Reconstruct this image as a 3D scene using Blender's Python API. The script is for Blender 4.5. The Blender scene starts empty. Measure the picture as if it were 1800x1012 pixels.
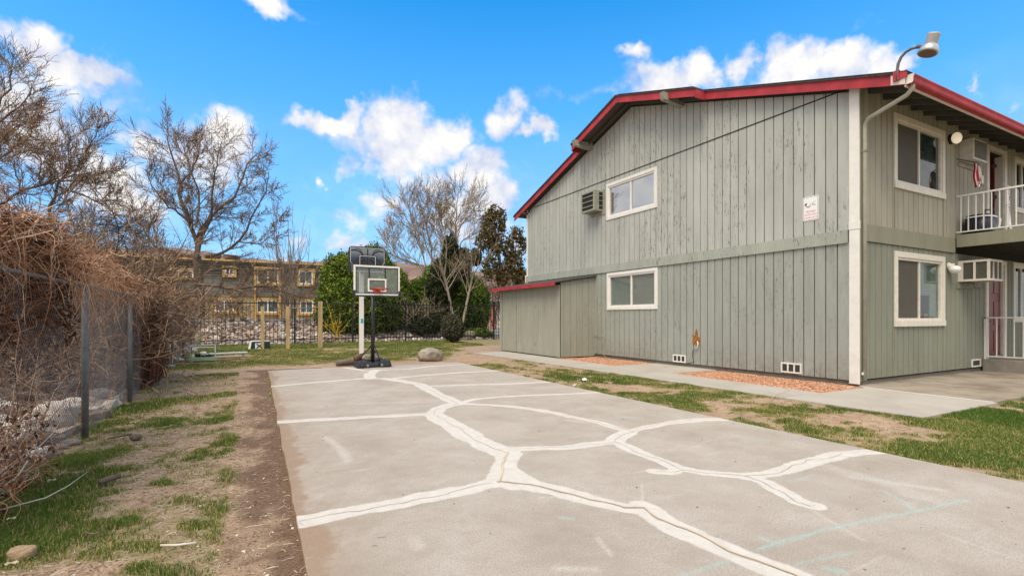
import bpy, bmesh, math, random
import numpy as np
from mathutils import Vector, Matrix
random.seed(7); RNG = np.random.RandomState(11)
S = bpy.context.scene
COL = S.collection
# ---------------------------------------------------------------- camera
# world: X runs along the balcony front, Y along the gable wall away from us, Z up; 0 = top of the paving
F = 872.0; CX = 900.0; HY = 557.0; EYE = 1.45
_n = math.hypot(470, 872); SS = 470/_n; CC = 872/_n
cam = bpy.data.cameras.new('camera'); co = bpy.data.objects.new('camera', cam); COL.objects.link(co)
co.location = (0, 0, EYE); co.rotation_euler = (math.radians(90), 0, -math.atan2(SS, CC))
cam.sensor_width = 36; cam.lens = F/1800*36; cam.shift_y = (HY-506)/1800; cam.clip_start = 0.05; cam.clip_end = 3000
S.camera = co
S.view_settings.view_transform = 'Standard'; S.view_settings.look = 'None'
S.view_settings.exposure = EXPO = 0.36; S.view_settings.gamma = 1
# surveyed points: where a sight line meets a known plane of the place
def ray(px):
    r = (px-CX)/F; return r*CC+SS, -r*SS+CC
def gnd(px, py, z=0.0):
    d = F*(EYE-z)/(py-HY); a, b = ray(px); return a*d, b*d
def onX(px, py, X):
    a, b = ray(px); d = X/a; return b*d, EYE+(HY-py)*d/F
def onY(px, py, Y):
    a, b = ray(px); d = Y/b; return a*d, EYE+(HY-py)*d/F
# ---------------------------------------------------------------- sky + sun
SUN_EL, SUN_AZ = 60.0, -128.0        # azimuth from +Y towards +X
W = bpy.data.worlds.new('World'); S.world = W; W.use_nodes = True
nt = W.node_tree; nt.nodes.clear(); N = nt.nodes; L = nt.links
out = N.new('ShaderNodeOutputWorld'); bg = N.new('ShaderNodeBackground'); L.new(bg.outputs[0], out.inputs[0])
sky = N.new('ShaderNodeTexSky'); sky.sky_type = 'NISHITA'; sky.sun_disc = False
sky.sun_elevation = math.radians(SUN_EL); sky.sun_rotation = math.radians(SUN_AZ)
sky.air_density = 1.0; sky.dust_density = 0.3; sky.ozone_density = 2.0
tc = N.new('ShaderNodeTexCoord')
def wm(op, *a, clamp=False):
    n = N.new('ShaderNodeMath'); n.operation = op; n.use_clamp = clamp
    for i, v in enumerate(a):
        if isinstance(v, (int, float)): n.inputs[i].default_value = v
        else: L.new(v, n.inputs[i])
    return n.outputs[0]
sep = N.new('ShaderNodeSeparateXYZ'); L.new(tc.outputs['Generated'], sep.inputs[0])
az = wm('ARCTAN2', sep.outputs[0], sep.outputs[1]); el = wm('ARCSINE', sep.outputs[2])
comb = N.new('ShaderNodeCombineXYZ'); L.new(az, comb.inputs[0]); L.new(el, comb.inputs[1])
nz = N.new('ShaderNodeTexNoise'); L.new(tc.outputs['Generated'], nz.inputs['Vector'])
nz.inputs['Scale'].default_value = 8; nz.inputs['Detail'].default_value = 8; nz.inputs['Roughness'].default_value = 0.56
nz2 = N.new('ShaderNodeTexNoise'); L.new(tc.outputs['Generated'], nz2.inputs['Vector'])
nz2.inputs['Scale'].default_value = 2.2; nz2.inputs['Detail'].default_value = 5
CLOUDS = [(85,98,45,34,1),(150,132,58,22,1),(475,8,58,18,1),(255,250,60,45,.9),(405,240,50,36,1),(330,275,120,45,.9),(55,205,80,55,.6),
 (565,218,58,18,.95),(605,218,32,22,1),(742,240,78,46,1.3),(700,275,60,36,1.0),(632,292,28,22,.6),(795,248,32,32,1),(845,308,52,38,1.15),(880,350,38,46,1.1),
 (700,362,50,26,.7),(820,400,95,55,.6),(560,322,16,11,.8),(600,380,36,16,.45),(885,218,20,20,.6),(946,237,28,14,.95),(510,432,45,22,.6),(600,432,45,22,.6),
 (1102,98,26,13,.8),(1165,142,95,28,1.1),(1228,128,38,32,1.1),(1298,128,26,28,1),(1392,112,62,38,1.2),(1475,112,66,36,1.2),(1560,116,60,36,1.1),(1620,90,34,20,.9),
 (1708,146,16,22,.8),(1520,45,34,20,.35),(1785,190,40,22,.5),(770,325,95,24,.45),(640,250,60,30,.4),(900,400,60,50,.6),(480,470,90,30,.6),(20,70,40,20,.5),(200,200,60,40,.4),(1150,160,120,20,.6),(180,330,150,60,.6)]
w1 = N.new('ShaderNodeTexNoise'); L.new(tc.outputs['Generated'], w1.inputs['Vector']); w1.inputs['Scale'].default_value = 11; w1.inputs['Detail'].default_value = 4; w1.inputs['Roughness'].default_value = .6
w2 = N.new('ShaderNodeVectorMath'); w2.operation = 'MULTIPLY_ADD'; L.new(w1.outputs['Color'], w2.inputs[0]); w2.inputs[1].default_value = (.17, .11, 0); w2.inputs[2].default_value = (-.085, -.055, 0)
w3 = N.new('ShaderNodeVectorMath'); w3.operation = 'ADD'; L.new(comb.outputs[0], w3.inputs[0]); L.new(w2.outputs[0], w3.inputs[1])
acc = None
for (px, py, rx, ry, w) in CLOUDS:
    a, b = ray(px); h = math.hypot(a, b); v = (HY-py)/F
    A = math.atan2(a, b); E_ = math.atan2(v, h); d = math.sqrt(h*h+v*v)
    ra = rx/F/h*1.32*(math.cos(math.atan2((px-CX)/F, 1))); re = ry/F/d*1.3
    m = N.new('ShaderNodeVectorMath'); m.operation = 'MULTIPLY_ADD'; L.new(w3.outputs[0], m.inputs[0])
    m.inputs[1].default_value = (1/ra, 1/re, 0); m.inputs[2].default_value = (-A/ra, -E_/re, 0)
    l = N.new('ShaderNodeVectorMath'); l.operation = 'LENGTH'; L.new(m.outputs[0], l.inputs[0])
    f = wm('MULTIPLY_ADD', l.outputs['Value'], -w, w)
    acc = f if acc is None else wm('MAXIMUM', acc, f)
# broad broken cloud added outside this view as unseen white fill light
dt = N.new('ShaderNodeVectorMath'); dt.operation = 'DOT_PRODUCT'; L.new(tc.outputs['Generated'], dt.inputs[0])
vd = Vector((SS, CC, 0.22)).normalized(); dt.inputs[1].default_value = vd
away = wm('MULTIPLY_ADD', dt.outputs['Value'], -4.0, 2.3)
away = wm('MINIMUM', away, 0.75)
acc = wm('MAXIMUM', acc, wm('MAXIMUM', away, -3.0))
fld = wm('ADD', wm('MAXIMUM', acc, -2.0), wm('MULTIPLY_ADD', nz.outputs['Fac'], 2.3, -1.30))
mr = N.new('ShaderNodeMapRange'); mr.interpolation_type = 'SMOOTHSTEP'; L.new(fld, mr.inputs['Value'])
mr.inputs['From Min'].default_value = -0.22; mr.inputs['From Max'].default_value = 0.52
# thin veil towards the horizon
veil = wm('MULTIPLY', wm('SUBTRACT', 1.0, wm('MULTIPLY', el, 2.6), clamp=True), wm('MULTIPLY_ADD', nz2.outputs['Fac'], 1.8, -0.30), clamp=True)
veil = wm('MULTIPLY', veil, 0.85)
dens = wm('MAXIMUM', mr.outputs[0], veil)
hs = N.new('ShaderNodeVectorMath'); hs.operation = 'MULTIPLY'; L.new(sky.outputs[0], hs.inputs[0])
hs.inputs[1].default_value = SKYT = (0.022, 0.162, 0.235)
cr = N.new('ShaderNodeValToRGB'); upn = N.new('ShaderNodeVectorMath'); upn.operation = 'ADD'; L.new(tc.outputs['Generated'], upn.inputs[0]); upn.inputs[1].default_value = (0, 0, .028)
nz3 = N.new('ShaderNodeTexNoise'); L.new(upn.outputs[0], nz3.inputs['Vector']); nz3.inputs['Scale'].default_value = 8; nz3.inputs['Detail'].default_value = 5; nz3.inputs['Roughness'].default_value = .5
L.new(wm('ADD', wm('MULTIPLY_ADD', fld, 0.30, 0.30), wm('MULTIPLY', wm('SUBTRACT', nz.outputs['Fac'], nz3.outputs['Fac']), 2.6)), cr.inputs[0])
cr.color_ramp.elements[0].color = (0.43, 0.50, 0.68, 1); cr.color_ramp.elements[1].color = (0.80, 0.785, 0.775, 1)
cr.color_ramp.elements[1].position = 0.60
hz = N.new('ShaderNodeMix'); hz.data_type = 'RGBA'; L.new(wm('MULTIPLY', wm('SUBTRACT', 1.0, wm('MULTIPLY', el, 1.75), clamp=True), .82), hz.inputs[0]); L.new(hs.outputs[0], hz.inputs[6]); hz.inputs[7].default_value = (.245, .47, .76, 1)
mx = N.new('ShaderNodeMix'); mx.data_type = 'RGBA'; L.new(dens, mx.inputs[0]); L.new(hz.outputs[2], mx.inputs[6]); L.new(cr.outputs[0], mx.inputs[7])
L.new(mx.outputs[2], bg.inputs['Color']); bg.inputs['Strength'].default_value = 1.0   # the sky colour is scaled to 0.03..0.18 just above
sl = bpy.data.lights.new('sun', 'SUN'); so = bpy.data.objects.new('sun', sl); COL.objects.link(so)
sl.energy = 3.1; sl.angle = math.radians(40); sl.color = (1.0, 0.87, 0.69)
_e, _a = math.radians(SUN_EL), math.radians(SUN_AZ)
sd = Vector((math.sin(_a)*math.cos(_e), math.cos(_a)*math.cos(_e), math.sin(_e)))
so.rotation_euler = sd.to_track_quat('Z', 'Y').to_euler(); so.location = (0, 0, 30)
# ---------------------------------------------------------------- materials
def lin(c):
    return tuple(((v/255)/12.92 if v/255 <= .04045 else ((v/255+.055)/1.055)**2.4) for v in c)
class MT:
    def __init__(s, name):
        s.m = bpy.data.materials.new(name); s.m.use_nodes = True; s.t = s.m.node_tree; s.N = s.t.nodes; s.L = s.t.links
        s.b = s.N['Principled BSDF']; s.tc = s.N.new('ShaderNodeTexCoord')
    def noise(s, scale, detail=5, rough=.55, stretch=None, src='Object'):
        n = s.N.new('ShaderNodeTexNoise'); n.inputs['Scale'].default_value = scale; n.inputs['Detail'].default_value = detail; n.inputs['Roughness'].default_value = rough
        v = s.tc.outputs[src]
        if stretch:
            mp = s.N.new('ShaderNodeMapping'); mp.inputs['Scale'].default_value = stretch; s.L.new(v, mp.inputs[0]); v = mp.outputs[0]
        s.L.new(v, n.inputs['Vector']); return n.outputs['Fac']
    def attr(s, name):
        a = s.N.new('ShaderNodeAttribute'); a.attribute_name = name; return a.outputs['Fac']
    def ramp(s, f, stops):
        r = s.N.new('ShaderNodeValToRGB'); e = r.color_ramp.elements
        while len(e) < len(stops): e.new(.5)
        for i, (p, c) in enumerate(stops): e[i].position = p; e[i].color = (*c, 1) if len(c) == 3 else c
        s.L.new(f, r.inputs[0]); return r.outputs[0]
    def rng(s, f, a, b, c=0., d=1., smooth=False):
        n = s.N.new('ShaderNodeMapRange'); n.inputs[1].default_value = a; n.inputs[2].default_value = b; n.inputs[3].default_value = c; n.inputs[4].default_value = d
        if smooth: n.interpolation_type = 'SMOOTHSTEP'
        s.L.new(f, n.inputs[0]); return n.outputs[0]
    def math(s, op, *a):
        n = s.N.new('ShaderNodeMath'); n.operation = op
        for i, v in enumerate(a):
            if isinstance(v, (int, float)): n.inputs[i].default_value = v
            else: s.L.new(v, n.inputs[i])
        return n.outputs[0]
    def mix(s, f, a, b, mode='MIX'):
        n = s.N.new('ShaderNodeMix'); n.data_type = 'RGBA'; n.blend_type = mode
        for i, v in ((0, f), (6, a), (7, b)):
            if isinstance(v, (int, float)): n.inputs[i].default_value = v
            elif isinstance(v, tuple): n.inputs[i].default_value = (*v, 1)
            else: s.L.new(v, n.inputs[i])
        return n.outputs[2]
    def col(s, v):
        if isinstance(v, tuple): s.b.inputs['Base Color'].default_value = (*v, 1)
        else: s.L.new(v, s.b.inputs['Base Color'])
        return s
    def bump(s, f, strength=.3, dist=.01):
        n = s.N.new('ShaderNodeBump'); n.inputs['Strength'].default_value = strength; n.inputs['Distance'].default_value = dist
        s.L.new(f, n.inputs['Height']); s.L.new(n.outputs[0], s.b.inputs['Normal']); return s
    def set(s, **k):
        for a, v in k.items(): s.b.inputs[a.replace('_', ' ')].default_value = v
        return s
def simple(name, c, rough=.6, var=.12, scale=6, bump=.15, metal=0., stretch=None):
    m = MT(name); n = m.noise(scale, 6, .6, stretch); n2 = m.noise(scale*9, 3, .6)
    k = m.mix(m.rng(n, .3, .7), tuple(v*(1-var*1.6) for v in c), tuple(min(1, v*(1+var)) for v in c))
    k = m.mix(m.rng(n2, .35, .65, 0, .25), k, tuple(v*.75 for v in c))
    m.col(k); m.set(Roughness=rough, Metallic=metal)
    if bump: m.bump(n2, bump, .004)
    return m.m
def siding(name, c, peel=.5, ax=None, off=0., step=.246):
    m = MT(name); g = m.noise(3.0, 6, .6, (1, 1, .25)); f = m.noise(60, 4, .6, (1, 1, .06))
    k = m.mix(m.rng(g, .3, .7), tuple(v*.86 for v in c), tuple(v*1.12 for v in c))
    k = m.mix(m.rng(f, .3, .75, 0, .38), k, tuple(v*.68 for v in c)); k = m.mix(m.rng(m.noise(.45, 3, .5), .4, .7, 0, .25), k, tuple(min(1, v*1.25) for v in c)); k = m.mix(m.rng(m.noise(9, 5, .7, (1, 1, .05)), .55, .75, 0, .35), k, tuple(v*.66 for v in c))
    if ax is not None:
        sx = m.N.new('ShaderNodeSeparateXYZ'); m.L.new(m.tc.outputs['Object'], sx.inputs[0]); wn = m.N.new('ShaderNodeTexWhiteNoise'); wn.noise_dimensions = '1D'
        m.L.new(m.math('FLOOR', m.math('DIVIDE', m.math('ADD', sx.outputs[ax], off), step)), wn.inputs['W'])
        k = m.mix(m.rng(wn.outputs['Value'], 0, 1, 0, .24), k, tuple(v*.62 for v in c))
        spl = m.math('MULTIPLY', m.rng(sx.outputs[2], .1, .75, 1, 0), m.rng(m.noise(7, 6, .7), .42, .62, 0, .5)); k = m.mix(spl, k, (.20, .165, .12))
        run = m.math('MULTIPLY', m.rng(m.noise(14, 4, .7, (1, 1, .03)), .56, .66, 0, .4), m.rng(m.noise(.8, 3), .45, .6)); k = m.mix(run, k, (.19, .175, .14))
    big = m.noise(1.1, 3, .6, (1, 1, .5)); fl = m.noise(26, 8, .75, (1, 1, .2))
    peelf = m.math('MULTIPLY', m.rng(fl, .565, .60), m.rng(big, .44, .60, 0, peel))
    k = m.mix(peelf, k, (.14, .125, .10))
    pale = m.math('MULTIPLY', m.rng(m.noise(17, 7, .7, (1, 1, .4)), .63, .66), .30*peel)
    k = m.mix(pale, k, (.5, .5, .46))
    low = m.N.new('ShaderNodeSeparateXYZ'); m.L.new(m.tc.outputs['Object'], low.inputs[0])
    m.col(k).set(Roughness=.8).bump(m.math('SUBTRACT', f, m.math('MULTIPLY', peelf, .8)), .45, .004)
    return m.m
M = {}
GREY = (.345, .36, .305)
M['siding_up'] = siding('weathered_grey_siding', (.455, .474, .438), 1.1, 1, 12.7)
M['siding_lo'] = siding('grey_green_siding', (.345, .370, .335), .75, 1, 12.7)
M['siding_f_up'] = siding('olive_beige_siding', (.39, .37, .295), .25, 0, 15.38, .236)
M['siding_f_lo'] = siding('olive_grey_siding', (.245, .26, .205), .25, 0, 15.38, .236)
M['groove'] = simple('groove_shade', (.016, .016, .013), .95)  # near-black colour paints the shade inside the board grooves
M['belt'] = siding('grey_trim_board', (.36, .385, .335), 1.0)
M['belt_f'] = siding('olive_trim_board', (.265, .265, .195), .3)
M['white'] = simple('white_paint', (.80, .79, .75), .5, .05, 5, .1)
M['cream'] = simple('cream_paint', (.74, .705, .62), .5, .08, 8, .1)
M['red'] = simple('red_trim_paint', (.42, .032, .045), .65, .25, 2.5, .3)
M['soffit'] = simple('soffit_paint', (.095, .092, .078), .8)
M['shingle'] = simple('asphalt_shingle', (.07, .062, .058), .95, .3, 14, .6)
M['concrete_dark'] = simple('stained_concrete', (.26, .235, .20), .85, .2, 3, .3)
M['black_metal'] = simple('black_metal', (.018, .018, .02), .4, .2, 8, .05)
M['black_plastic'] = simple('black_plastic', (.022, .024, .03), .33, .2, 8, .05)
M['galv'] = simple('galvanized_steel', (.15, .165, .18), .55, .15, 12, .1, .2)
M['wire'] = simple('galvanized_wire', (.15, .15, .155), .6, .12, 12, 0, .0)
M['wood'] = simple('tan_timber', (.52, .38, .20), .8, .25, 7, .3, 0, (1, 1, .15))
M['greenpaint'] = simple('pale_green_paint', (.30, .42, .28), .5, .15)
M['dkgreen'] = simple('dark_green_plastic', (.018, .04, .032), .4, .2)
M['orange'] = simple('orange_rim_paint', (.42, .055, .035), .45, .2)
M['screen'] = simple('dark_insect_screen', (.085, .076, .062), .7, .1, 3, 0)
M['blind'] = simple('pale_blind', (.62, .63, .58), .7, .06, 3, 0)
M['curtain'] = simple('dim_interior', (.10, .13, .13), .8, .6, 3, 0)
M['acgrey'] = simple('painted_ac_metal', (.31, .315, .26), .6, .15)
M['acbeige'] = simple('beige_ac_metal', (.62, .60, .54), .5, .12, 9)
M['dark'] = simple('dark_void', (.02, .018, .017), .8)
M['louver'] = simple('dark_louver', (.09, .088, .07), .7)
M['door'] = simple('dark_red_door', (.17, .018, .022), .4, .12)
M['flagred'] = simple('flag_red', (.5, .02, .03), .8); M['flagblue'] = simple('flag_blue', (.02, .03, .12), .8)
M['navy'] = simple('navy_plastic', (.012, .017, .035), .35)
M['rust'] = simple('rusty_orange_stain', (.36, .14, .03), .9, .5, 18, .4)
M['bark'] = simple('grey_brown_bark', (.135, .10, .078), .9, .3, 9, .5)
M['bark_pale'] = simple('pale_bark', (.36, .29, .23), .9, .3, 9, .4)
M['ylw'] = simple('ochre_trim', (.52, .34, .11), .7)
M['stucco'] = simple('tan_stucco', (.38, .32, .19), .9, .15, 2, .2)
M['slate'] = simple('slate_shingle', (.15, .148, .13), .9, .3, 3, .4)
M['trashwhite'] = simple('white_litter', (.7, .7, .7), .6)
M['log'] = simple('weathered_log', (.16, .125, .10), .9, .3)
M['bulb'] = MT('lit_lamp_glass').col((.9, .86, .75)).set(Roughness=.3).m
M['bulb'].node_tree.nodes['Principled BSDF'].inputs['Emission Color'].default_value = (1, .84, .6, 1)
M['bulb'].node_tree.nodes['Principled BSDF'].inputs['Emission Strength'].default_value = .35
M['globe'] = MT('white_glass_globe').col((.85, .84, .82)).set(Roughness=.25).m
def glassmat(name, tint, refl, rough=.02):
    m = MT(name); t = m.N.new('ShaderNodeBsdfTransparent'); t.inputs[0].default_value = (*tint, 1)
    g = m.N.new('ShaderNodeBsdfGlossy'); g.inputs['Roughness'].default_value = rough
    lw = m.N.new('ShaderNodeLayerWeight'); lw.inputs[0].default_value = .5; fr = m.N.new('ShaderNodeMath'); fr.operation = 'POWER'; m.L.new(lw.outputs['Facing'], fr.inputs[0]); fr.inputs[1].default_value = 5
    mxs = m.N.new('ShaderNodeMixShader'); m.L.new(m.math('ADD', fr.outputs[0], refl), mxs.inputs[0])
    m.L.new(t.outputs[0], mxs.inputs[1]); m.L.new(g.outputs[0], mxs.inputs[2]); m.L.new(mxs.outputs[0], m.N['Material Output'].inputs[0]); return m.m
M['glass'] = glassmat('window_glass', (.8, .84, .84), .12); M['glass_sky'] = glassmat('sky_reflecting_glass', (.8, .84, .84), .5)
M['glass_f'] = glassmat('shaded_window_glass', (.75, .8, .8), .03)
M['acrylic'] = glassmat('dusty_clear_acrylic', (.85, .88, .87), .05, .25)
_a = M['acrylic'].node_tree; _d = _a.nodes.new('ShaderNodeBsdfDiffuse'); _d.inputs[0].default_value = (.42, .46, .44, 1); _m = _a.nodes.new('ShaderNodeMixShader'); _m.inputs[0].default_value = .18
_s = _a.nodes['Material Output'].inputs[0].links[0].from_socket; _a.links.new(_s, _m.inputs[1]); _a.links.new(_d.outputs[0], _m.inputs[2]); _a.links.new(_m.outputs[0], _a.nodes['Material Output'].inputs[0])
def tinted(name, stops, rough=.8, bump=0, spec=.3, noise=0, trans=0):
    m = MT(name); k = m.ramp(m.attr('tint'), stops)
    if noise:
        n = m.noise(noise, 5, .65); k = m.mix(m.rng(n, .3, .7, .65, 0), k, (.03, .028, .025))
    m.col(k).set(Roughness=rough); m.b.inputs['Specular IOR Level'].default_value = spec
    if bump: m.bump(m.noise(bump, 5, .6), .6, .02)
    if trans:
        t = m.N.new('ShaderNodeBsdfTranslucent'); m.L.new(k, t.inputs[0]); a = m.N.new('ShaderNodeMixShader'); a.inputs[0].default_value = trans
        m.L.new(m.b.outputs[0], a.inputs[1]); m.L.new(t.outputs[0], a.inputs[2]); m.L.new(a.outputs[0], m.N['Material Output'].inputs[0])
    return m.m
M['grass'] = tinted('grass_blades', [(0, (.05, .10, .016)), (.45, (.11, .195, .028)), (.72, (.25, .30, .06)), (.86, (.45, .34, .14)), (1, (.6, .48, .25))], .7, trans=.25)
M['rock'] = tinted('riprap_stone', [(0, (.07, .05, .042)), (.35, (.20, .155, .135)), (.7, (.38, .335, .30)), (1, (.66, .63, .59))], .9, 9)
M['boulder'] = tinted('lichen_boulder', [(0, (.2, .17, .14)), (.5, (.40, .36, .29)), (1, (.5, .46, .38))], .9, 7, noise=6)
M['gravel'] = tinted('red_gravel', [(0, (.27, .12, .07)), (.5, (.47, .25, .15)), (1, (.64, .41, .28))], .9)
M['litter'] = tinted('dry_litter', [(0, (.10, .07, .045)), (.4, (.24, .16, .09)), (.75, (.42, .33, .23)), (1, (.72, .68, .6))], .8)
M['vine'] = tinted('dead_vine_stem', [(0, (.05, .024, .016)), (.35, (.18, .085, .05)), (.7, (.42, .23, .13)), (1, (.70, .52, .38))], .8)
M['twig'] = tinted('bare_twig', [(0, (.06, .045, .034)), (.5, (.17, .115, .08)), (1, (.42, .28, .17))], .85)
M['twig_pale'] = tinted('pale_twig', [(0, (.16, .12, .09)), (.5, (.30, .23, .17)), (1, (.46, .38, .28))], .85)
M['deadleaf'] = tinted('dead_leaf', [(0, (.03, .014, .009)), (.5, (.10, .04, .018)), (1, (.30, .13, .05))], .8)
M['juniper'] = tinted('juniper_foliage', [(0, (.028, .055, .014)), (.40, (.115, .18, .022)), (.72, (.29, .34, .035)), (1, (.48, .50, .07))], .75, trans=.15)
M['darkjuniper'] = tinted('dark_juniper_foliage', [(0, (.018, .026, .012)), (.5, (.055, .072, .026)), (1, (.14, .16, .045))], .8, trans=.1)
M['bronze'] = tinted('bronze_foliage', [(0, (.04, .034, .015)), (.5, (.16, .12, .04)), (1, (.34, .25, .09))], .8, trans=.1)
M['olive'] = tinted('olive_shrub', [(0, (.03, .03, .018)), (.5, (.10, .098, .06)), (1, (.25, .24, .15))], .8)
M['bud'] = tinted('pale_bud', [(0, (.30, .25, .15)), (1, (.62, .55, .36))], .8)
M['yellowtwig'] = tinted('yellow_twig', [(0, (.45, .28, .02)), (1, (.75, .55, .08))], .7)
# ---------------------------------------------------------------- mesh helpers
ORG = {}
def tag(o, label=None, cat=None, group=None, kind=None):
    if label: o['label'] = label
    if cat: o['category'] = cat
    if group: o['group'] = group
    if kind: o['kind'] = kind
    return o
def thing(name, loc, label, cat, group=None):
    o = bpy.data.objects.new(name, None); o.empty_display_size = .2; COL.objects.link(o); o.location = loc
    ORG[o.name] = Vector(loc); return tag(o, label, cat, group)
class MB:
    def __init__(s): s.v = []; s.f = []
    def box(s, x0, x1, y0, y1, z0, z1):
        b = len(s.v); s.v += [(x, y, z) for z in (z0, z1) for y in (y0, y1) for x in (x0, x1)]
        s.f += [tuple(b+i for i in q) for q in ((0,2,3,1),(4,5,7,6),(0,1,5,4),(2,6,7,3),(0,4,6,2),(1,3,7,5))]; return s
    def hexa(s, p):
        b = len(s.v); s.v += [tuple(q) for q in p]
        s.f += [tuple(b+i for i in q) for q in ((0,2,3,1),(4,5,7,6),(0,1,5,4),(2,6,7,3),(0,4,6,2),(1,3,7,5))]; return s
    def quad(s, *p):
        b = len(s.v); s.v += [tuple(q) for q in p]; s.f.append(tuple(range(b, b+len(p)))); return s
    def tube(s, pts, r, n=8, cap=True):
        pts = [Vector(p) for p in pts]; rr = r if isinstance(r, (list, tuple)) else [r]*len(pts)
        b = len(s.v); prev = None
        for i, p in enumerate(pts):
            d = (pts[min(i+1, len(pts)-1)]-pts[max(i-1, 0)]).normalized()
            if prev is None: u = d.orthogonal().normalized()
            else: u = (prev-d*prev.dot(d)).normalized()
            prev = u; w = d.cross(u)
            for k in range(n):
                a = 2*math.pi*k/n; s.v.append(tuple(p+(u*math.cos(a)+w*math.sin(a))*rr[i]))
        for i in range(len(pts)-1):
            for k in range(n): s.f.append((b+i*n+k, b+i*n+(k+1) % n, b+(i+1)*n+(k+1) % n, b+(i+1)*n+k))
        if cap: s.f.append(tuple(b+k for k in range(n))[::-1]); s.f.append(tuple(b+(len(pts)-1)*n+k for k in range(n)))
        return s
    def bar(s, p, q, w, t, up=(0, 0, 1)):
        p = Vector(p); q = Vector(q); d = (q-p).normalized(); u = Vector(up); a = d.cross(u).normalized()*w/2; c = a.cross(d).normalized()*t/2
        return s.hexa([p-a-c, p+a-c, q-a-c, q+a-c, p-a+c, p+a+c, q-a+c, q+a+c])
    def lathe(s, base, prof, n=20, axis=(0, 0, 1)):
        q = Vector((0, 0, 1)).rotation_difference(Vector(axis).normalized()); b = len(s.v); base = Vector(base)
        for (r, z) in prof:
            for k in range(n):
                a = 2*math.pi*k/n; s.v.append(tuple(base+q @ Vector((r*math.cos(a), r*math.sin(a), z))))
        for i in range(len(prof)-1):
            for k in range(n): s.f.append((b+i*n+k, b+i*n+(k+1) % n, b+(i+1)*n+(k+1) % n, b+(i+1)*n+k))
        s.f.append(tuple(b+k for k in range(n))[::-1]); s.f.append(tuple(b+(len(prof)-1)*n+k for k in range(n))); return s
def obj(name, mb, mat, parent=None, smooth=False, bevel=0, seg=2, **tg):
    me = bpy.data.meshes.new(name); V = np.array(mb.v, dtype=float)
    if parent is not None: o0 = ORG[parent.name]
    else: lo, hi = V.min(0), V.max(0); o0 = Vector(((lo[0]+hi[0])/2, (lo[1]+hi[1])/2, lo[2]))
    V = V-np.array(o0); me.from_pydata(V.tolist(), [], mb.f); me.update()
    bm = bmesh.new(); bm.from_mesh(me); bmesh.ops.recalc_face_normals(bm, faces=bm.faces); bm.to_mesh(me); bm.free()
    if smooth: me.polygons.foreach_set('use_smooth', [True]*len(me.polygons))
    me.materials.append(mat if not isinstance(mat, str) else M[mat])
    o = bpy.data.objects.new(name, me); COL.objects.link(o)
    if parent is not None: o.parent = parent; o.location = (0, 0, 0)
    else: o.location = o0
    ORG[o.name] = Vector(o0)
    if bevel:
        m = o.modifiers.new('bevel', 'BEVEL'); m.width = bevel; m.segments = seg; m.limit_method = 'ANGLE'
    tag(o, **tg) if tg else None
    return o
def npmesh(name, V, Fc, mat, tint=None, parent=None, smooth=False, attrs=None, **tg):
    V = np.asarray(V, dtype=np.float32); Fc = np.asarray(Fc, dtype=np.int32); k = Fc.shape[1]
    if parent is not None: o0 = np.array(ORG[parent.name])
    else: lo, hi = V.min(0), V.max(0); o0 = np.array(((lo[0]+hi[0])/2, (lo[1]+hi[1])/2, lo[2]))
    if tg.get('kind') == 'structure': o0 = np.zeros(3)
    V = V-o0; me = bpy.data.meshes.new(name)
    me.vertices.add(len(V)); me.vertices.foreach_set('co', V.astype(np.float32).ravel())
    me.loops.add(Fc.size); me.loops.foreach_set('vertex_index', Fc.ravel())
    me.polygons.add(len(Fc)); me.polygons.foreach_set('loop_start', np.arange(0, Fc.size, k, dtype=np.int32))
    me.polygons.foreach_set('use_smooth', np.full(len(Fc), smooth))
    me.update(calc_edges=True)
    A = dict(attrs or {})
    if tint is not None: A['tint'] = tint
    for n, a in A.items():
        at = me.attributes.new(n, 'FLOAT', 'POINT'); at.data.foreach_set('value', np.asarray(a, dtype=np.float32))
    me.materials.append(M[mat] if isinstance(mat, str) else mat)
    o = bpy.data.objects.new(name, me); COL.objects.link(o)
    if parent is not None: o.parent = parent
    else: o.location = tuple(o0)
    ORG[o.name] = Vector(o0); tag(o, **tg) if tg else None
    return o
_T = np.random.RandomState(5).rand(256, 256)
def vn(x, y):
    x = np.asarray(x, float); y = np.asarray(y, float); xi = np.floor(x).astype(int); yi = np.floor(y).astype(int); fx = x-xi; fy = y-yi
    fx = fx*fx*(3-2*fx); fy = fy*fy*(3-2*fy); g = lambda a, b: _T[a & 255, b & 255]
    return (g(xi, yi)*(1-fx)+g(xi+1, yi)*fx)*(1-fy)+(g(xi, yi+1)*(1-fx)+g(xi+1, yi+1)*fx)*fy
def fbm(x, y, s=1., o=4):
    r = 0; a = .5; t = 0
    for i in range(o): r = r+a*vn(np.asarray(x)*s+17.3*i, np.asarray(y)*s+9.1*i); t += a; a *= .55; s *= 2.1
    return r/t
def sstep(x): x = np.clip(x, 0, 1); return x*x*(3-2*x)
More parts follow.
